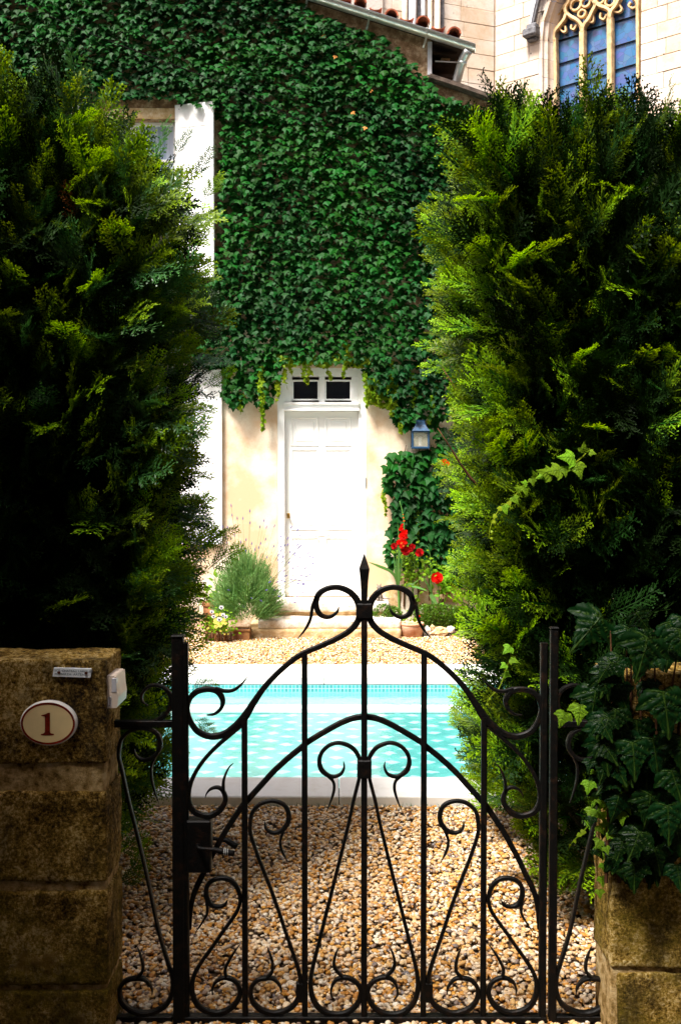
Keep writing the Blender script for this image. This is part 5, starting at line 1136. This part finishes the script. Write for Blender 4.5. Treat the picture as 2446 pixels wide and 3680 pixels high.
# flower bed soil, terracotta pot
bed = rock_mesh('flower_bed_soil', (.75, .33, .06), 5, 4, .2, M['soil']); o = link('flower_bed_soil', bed, kind='structure'); o.location = (P(1560, 2200, 10.8).x, 10.8, .0)
pp = Z4(688, 2215, 10.48); pr_ = 190 * 10.48 / FPX / 4.3556; ph = 228 * 10.48 / FPX / 4.3556
pot = thing('terracotta_pot', 'pinkish terracotta flower pot standing on the gravel', 'flower pot', (pp.x, pp.y, 0))
mb = MB(); lathe(mb, [(pr_ * .86, 0), (pr_ * .93, ph * .7), (pr_ * .97, ph * .8)], (pp.x, pp.y, .005), 28); mb.build('body', M['terra'], pot, smooth=True)
mb = MB(); lathe(mb, [(pr_ * .95, ph * .8), (pr_ * 1.02, ph * .86), (pr_ * 1.04, ph * .95), (pr_ * .99, ph), (pr_ * .86, ph), (pr_ * .84, ph * .93), (.01, ph * .92)], (pp.x, pp.y, .005), 28); mb.build('rim', M['terra'], pot, smooth=True)
mb = MB(); smallleaves(mb, Vector((pp.x, pp.y, ph + .05)), (.05, .04, .04), 26, .035, 77); mb.build('seedling', M['ivymid'], pot); mb = MB(); rose(mb, Z4(800, 1893, 10.5), 20 * rk, 0, 5); mb.build('bloom', M['red'], pot)
# lavender in a dark terracotta trough
YL = 10.42; lc = P(886, 2250, YL)
lav = thing('lavender_bush', 'bushy grey green lavender with violet flower spikes by the doorsteps', 'lavender', (lc.x, YL, .0))
mb = MB(); q = np.random.default_rng(5); cx, cz = P(884, 2120, YL).x, P(872, 2150, YL).z
base = Vector((cx, YL, .19))
for i in range(4200):
    d_ = Vector((q.normal(0, 1), q.normal(0, .8), abs(q.normal(0, 1)) * 1.0 + .05)).normalized(); rr_ = Vector((d_.x * .42, d_.y * .34, d_.z * .88)) * (1 + .35 * noise.noise(d_ * 2.5)); k = q.uniform(.45, 1.0)
    p0 = base + rr_ * k * .72; dr = (d_ + Vector((q.normal(0, .35), q.normal(0, .35), .5 + q.normal(0, .3)))).normalized(); l = q.uniform(.07, .2); s = dr.cross(Vector((q.normal(0, .5), -1, q.normal(0, .3)))).normalized() * q.uniform(.002, .0036)
    p1 = p0 + dr * l * .5; p2 = p0 + dr * l + Vector((q.normal(0, .01), 0, .012)); mb.add([p0 - s, p0 + s, p1 + s, p1 - s, p2], [(0, 1, 2, 3), (3, 2, 4)])
    for j in range(2):
        t_ = q.uniform(.2, .9); a = p0.lerp(p2, t_); d2 = (dr + Vector(q.normal(0, .6, 3))).normalized() * .035; mb.add([a, a + d2 * .5 + s, a + d2, a + d2 * .5 - s], [(0, 1, 2, 3)])
mb.build('foliage', M['lav'], lav, kind='stuff')
ends = [(834, 1849), (898, 1833), (873, 1860), (935, 1890), (958, 1892), (1048, 1892), (1078, 1922), (1083, 1958), (1110, 1985), (1062, 1995), (1100, 2040), (1085, 2068), (1105, 2070), (1090, 2130), (1055, 2135), (1052, 2090), (1022, 2050), (1000, 2010), (985, 1960), (955, 1935), (1010, 1925), (1035, 1955), (960, 2000), (1040, 2020), (1070, 2035), (842, 1920), (800, 1890), (780, 1940), (812, 1930), (865, 1945), (905, 1950), (1012, 1975), (1030, 2068), (1095, 2100), (930, 1965), (990, 2120), (975, 2075), (1000, 2090), (1078, 2085), (880, 2010), (850, 2060), (905, 2150), (940, 2160), (820, 2120), (960, 2120), (870, 2180), (900, 2090), (1045, 1980), (1115, 1998), (1020, 2000), (1065, 2080)]
for i, (x, y) in enumerate(ends * 2):
    if i >= len(ends): x += q.normal(0, 22); y += q.normal(0, 22) + 14
    dy = q.uniform(-.28, .25); tip = P(x, y, YL + dy); b0 = base + Vector(((tip.x - base.x) * .3, dy * .4, .2)); md = b0.lerp(tip, .55) + Vector((0, 0, .04)); l_ = (tip - md).normalized()
    mb = MB(); tube(mb, [b0, md, tip], [.0016, .0012, .001], 3, 4); mb.build('flower_stem', M['stem'], lav)
    mb = MB(); tube(mb, [tip - l_ * .028, tip - l_ * .015, tip - l_ * .005, tip + l_ * .012], [.002, .0055, .0055, .001], 5, 2); mb.build('flower_spike', M['lavfl'], lav)
def trough(label, x0, x1, y0, y1, Y, mt, name='planter'):
    a, b_ = P(x0, y1, Y), P(x1, y0, Y); h = max(.1, b_.z - a.z); t = thing(name, label, 'planter', ((a.x + b_.x) / 2, Y, 0)); mb = MB()
    for s in (cbox(a.x, b_.x, Y, Y + .018, 0, h, .004), cbox(a.x, b_.x, Y + .2, Y + .218, 0, h, .004), cbox(a.x, a.x + .018, Y + .019, Y + .199, 0, h, .004), cbox(b_.x - .018, b_.x, Y + .019, Y + .199, 0, h, .004)): mb.add(*s)
    fixn(mb.build('side', M[mt], t)); box('rim', M[mt], a.x - .006, b_.x + .006, Y - .008, Y - .001, h - .02, h + .004, .003, t); box('soil', M['soil'], a.x + .019, b_.x - .019, Y + .019, Y + .199, .02, h - .015, 0, t); return t
trough('dark terracotta trough under the lavender bush', 836, 897, 2249, 2292, 10.2, 'terradark')
lg = thing('log_edging', 'row of short upright logs around the pansies', 'edging', (P(780, 2290, 10.08).x, 10.08, 0))
for i, x in enumerate(range(742, 834, 11)):
    c = P(x, 2290, 10.1); mb = MB(); lathe(mb, [(.015, 0), (.016, .1 + random.uniform(-.012, .012)), (.012, .118)], (c.x, 10.1 + random.uniform(-.006, .006), -.01), 9); mb.build('log', M['wood' if i % 3 else 'terradark'], lg, smooth=True)
big = thing('clay_pot', 'tall brown clay pot standing behind the pansies against the wall', 'flower pot', (P(778, 2240, 10.75).x, 10.75, 0)); c = P(778, 2240, 10.75)
mb = MB(); lathe(mb, [(.11, 0), (.14, .22), (.145, .3)], (c.x, 10.75, 0), 24); mb.build('body', M['terradark'], big, smooth=True); mb = MB(); lathe(mb, [(.15, .3), (.158, .31), (.158, .345), (.145, .35), (.13, .34), (.01, .335)], (c.x, 10.75, 0), 24); mb.build('rim', M['terradark'], big, smooth=True)
mb = MB(); smallleaves(mb, Vector((c.x, 10.75, .45)), (.09, .07, .08), 90, .06, 8); mb.build('foliage', M['ivymid'], big)
def Z5(x, y, Y): return P(720 + x / 5.6, 2120 + y / 5.6, Y)
pa_ = thing('pansies', 'clump of white and pale yellow pansies with dark eyes beside the lavender', 'flowers', Z5(400, 800, 10.1)); mb = MB(); smallleaves(mb, Z5(380, 700, 10.1), (.09, .05, .05), 150, .035, 3); smallleaves(mb, Z5(380, 560, 10.12), (.07, .04, .05), 70, .03, 4); mb.build('foliage', M['ivymid'], pa_, kind='stuff')
for i, (x, y, r_, wh) in enumerate(((425, 350, 42, 1), (235, 440, 38, 1), (270, 530, 40, 1), (460, 500, 40, 1), (512, 540, 38, 1), (385, 588, 48, 1), (310, 605, 42, 0), (365, 672, 38, 0), (318, 735, 38, 0), (480, 600, 34, 0), (450, 655, 38, 0), (400, 715, 38, 0), (505, 665, 34, 0), (410, 490, 34, 0), (330, 500, 32, 0), (300, 650, 34, 0), (150, 765, 26, 0), (525, 805, 18, 0), (490, 890, 18, 0), (562, 885, 16, 0), (412, 828, 18, 0))):
    c = Z5(x, y, 10.0); r_ = r_ * 10.0 / FPX / 5.6; mb = MB()
    for k, a in enumerate((1.57 - .65, 1.57 + .65, -.15, 3.3, -1.57)):
        pc = c + Vector((math.cos(a) * r_ * .5, -.002 * k, math.sin(a) * r_ * .5)); m = 9; mb.add([pc + Vector((r_ * .58 * math.cos(6.283 * j / m), .004 * math.sin(j * 2), r_ * .55 * math.sin(6.283 * j / m))) for j in range(m)], [tuple(range(m))])
    fl = mb.build('flower', M['pwht' if wh else 'pyel'], pa_)
    if wh: mb = MB(); m = 9; mb.add([c + Vector((r_ * .45 * math.cos(6.283 * j / m), -.012, -.15 * r_ + r_ * .42 * math.sin(6.283 * j / m))) for j in range(m)], [tuple(range(m))]); mb.build('eye', M['pdark'], fl)
    mb = MB(); tube(mb, [c + Vector((0, .005, 0)), Z5(380 + (x - 380) * .4, 830, 10.1)], [.0015, .002], 4, sm=False); mb.build('stalk', M['stem'], pa_)
# ------------------------------------------------------------------ kitten on the top step
cb0 = P(1362, 2163, 10.80); cb0.z = .36; ct = thing('cat', 'small tabby kitten sitting on the top doorstep beside the door', 'cat', cb0)
bm = bmesh.new()
def blob(c, r_, rot=0):
    m_ = Matrix.Translation(cb0 + Vector(c)) @ Matrix.Rotation(rot, 4, 'X') @ Matrix.Diagonal((r_[0], r_[1], r_[2], 1)); bmesh.ops.create_icosphere(bm, subdivisions=2, radius=1, matrix=m_)
blob((0, .02, .035), (.04, .05, .036)); blob((0, 0, .065), (.032, .038, .05), -.25); blob((0, -.018, .1), (.026, .026, .03)); blob((-.004, -.03, .138), (.028, .027, .025)); blob((-.006, -.054, .13), (.012, .012, .01))
for s in (-1, 1):
    blob((s * .014, -.034, .045), (.0095, .011, .045)); blob((s * .014, -.042, .008), (.010, .017, .008)); blob((s * .032, .0, .02), (.014, .03, .02)); blob((s * .03, -.028, .008), (.010, .018, .008))
    blob((s * .017 - .004, -.026, .163), (.008, .005, .014))
for k in range(9): blob((.03 + .01 * k, .05 - .002 * k, .009), (.009, .008, .008))
me = bpy.data.meshes.new('body'); bm.to_mesh(me); bm.free(); me.materials.append(M['cat']); body = link('body', me, ct)
rm = body.modifiers.new('remesh', 'REMESH'); rm.mode = 'VOXEL'; rm.voxel_size = .0045; rm.use_smooth_shade = True
for s in (-1, 1):
    mb = MB(); e_ = cb0 + Vector((s * .016 - .004, -.028, .16)); mb.add([e_ + Vector((-.010, 0, 0)), e_ + Vector((.010, 0, 0)), e_ + Vector((s * .004, .002, .024)), e_ + Vector((0, .008, 0))], [(0, 1, 2), (1, 3, 2), (3, 0, 2)]); fixn(mb.build('ear', M['cat'], ct))
    mb = MB(); bmv = cb0 + Vector((s * .010 - .005, -.056, .141)); lathe(mb, [(.001, -.003), (.0035, 0), (.001, .003)], bmv, 8); mb.build('eye', M['pdark'], ct, smooth=True)

# weeds and litter along the near edge of the pool surround
wd = MB(); q = np.random.default_rng(12)
for i in range(260):
    x = q.uniform(-1.3, 1.3); x = x if q.uniform() < .5 else (.3 * q.normal() + (-.15 if q.uniform() < .5 else .55)); p = Vector((x, YN0 - .012 + q.normal(0, .008), .004)); h = q.uniform(.01, .035); b_ = Vector((q.normal(0, .012), q.normal(0, .01) - .006, h)); sx = Vector((.0022, 0, 0))
    wd.add([p - sx, p + sx, p + b_], [(0, 1, 2)])
wo_ = wd.build('weeds', M['stem'], kind='stuff'); wo_['label'] = 'sparse green weeds at the foot of the near pool coping'; wo_['category'] = 'weeds'
lm = [leaf_mesh('fallen_leaf', M['dead'], .3, .5, 95), leaf_mesh('fallen_leaf', M['wood'], .3, .5, 96)]
for i, (x, y, lab) in enumerate(((905, 2985, 'curled brown fallen leaf on the gravel near the lock'), (1478, 2920, 'small rust coloured leaf against the near pool coping'), (1270, 3050, 'yellowed fallen leaf on the gravel by the centre bar'), (1345, 2335, 'dry ochre leaf lying on the far gravel strip'))):
    p = G(x, y, .03); o = put(lm[i % 2], p, (RNG.normal(0, .3), RNG.normal(0, .3), RNG.uniform(0, 6)), .035 if i < 3 else .06, None, 'fallen_leaf'); tag(o, lab, 'leaf', 'fallen leaves on the gravel')
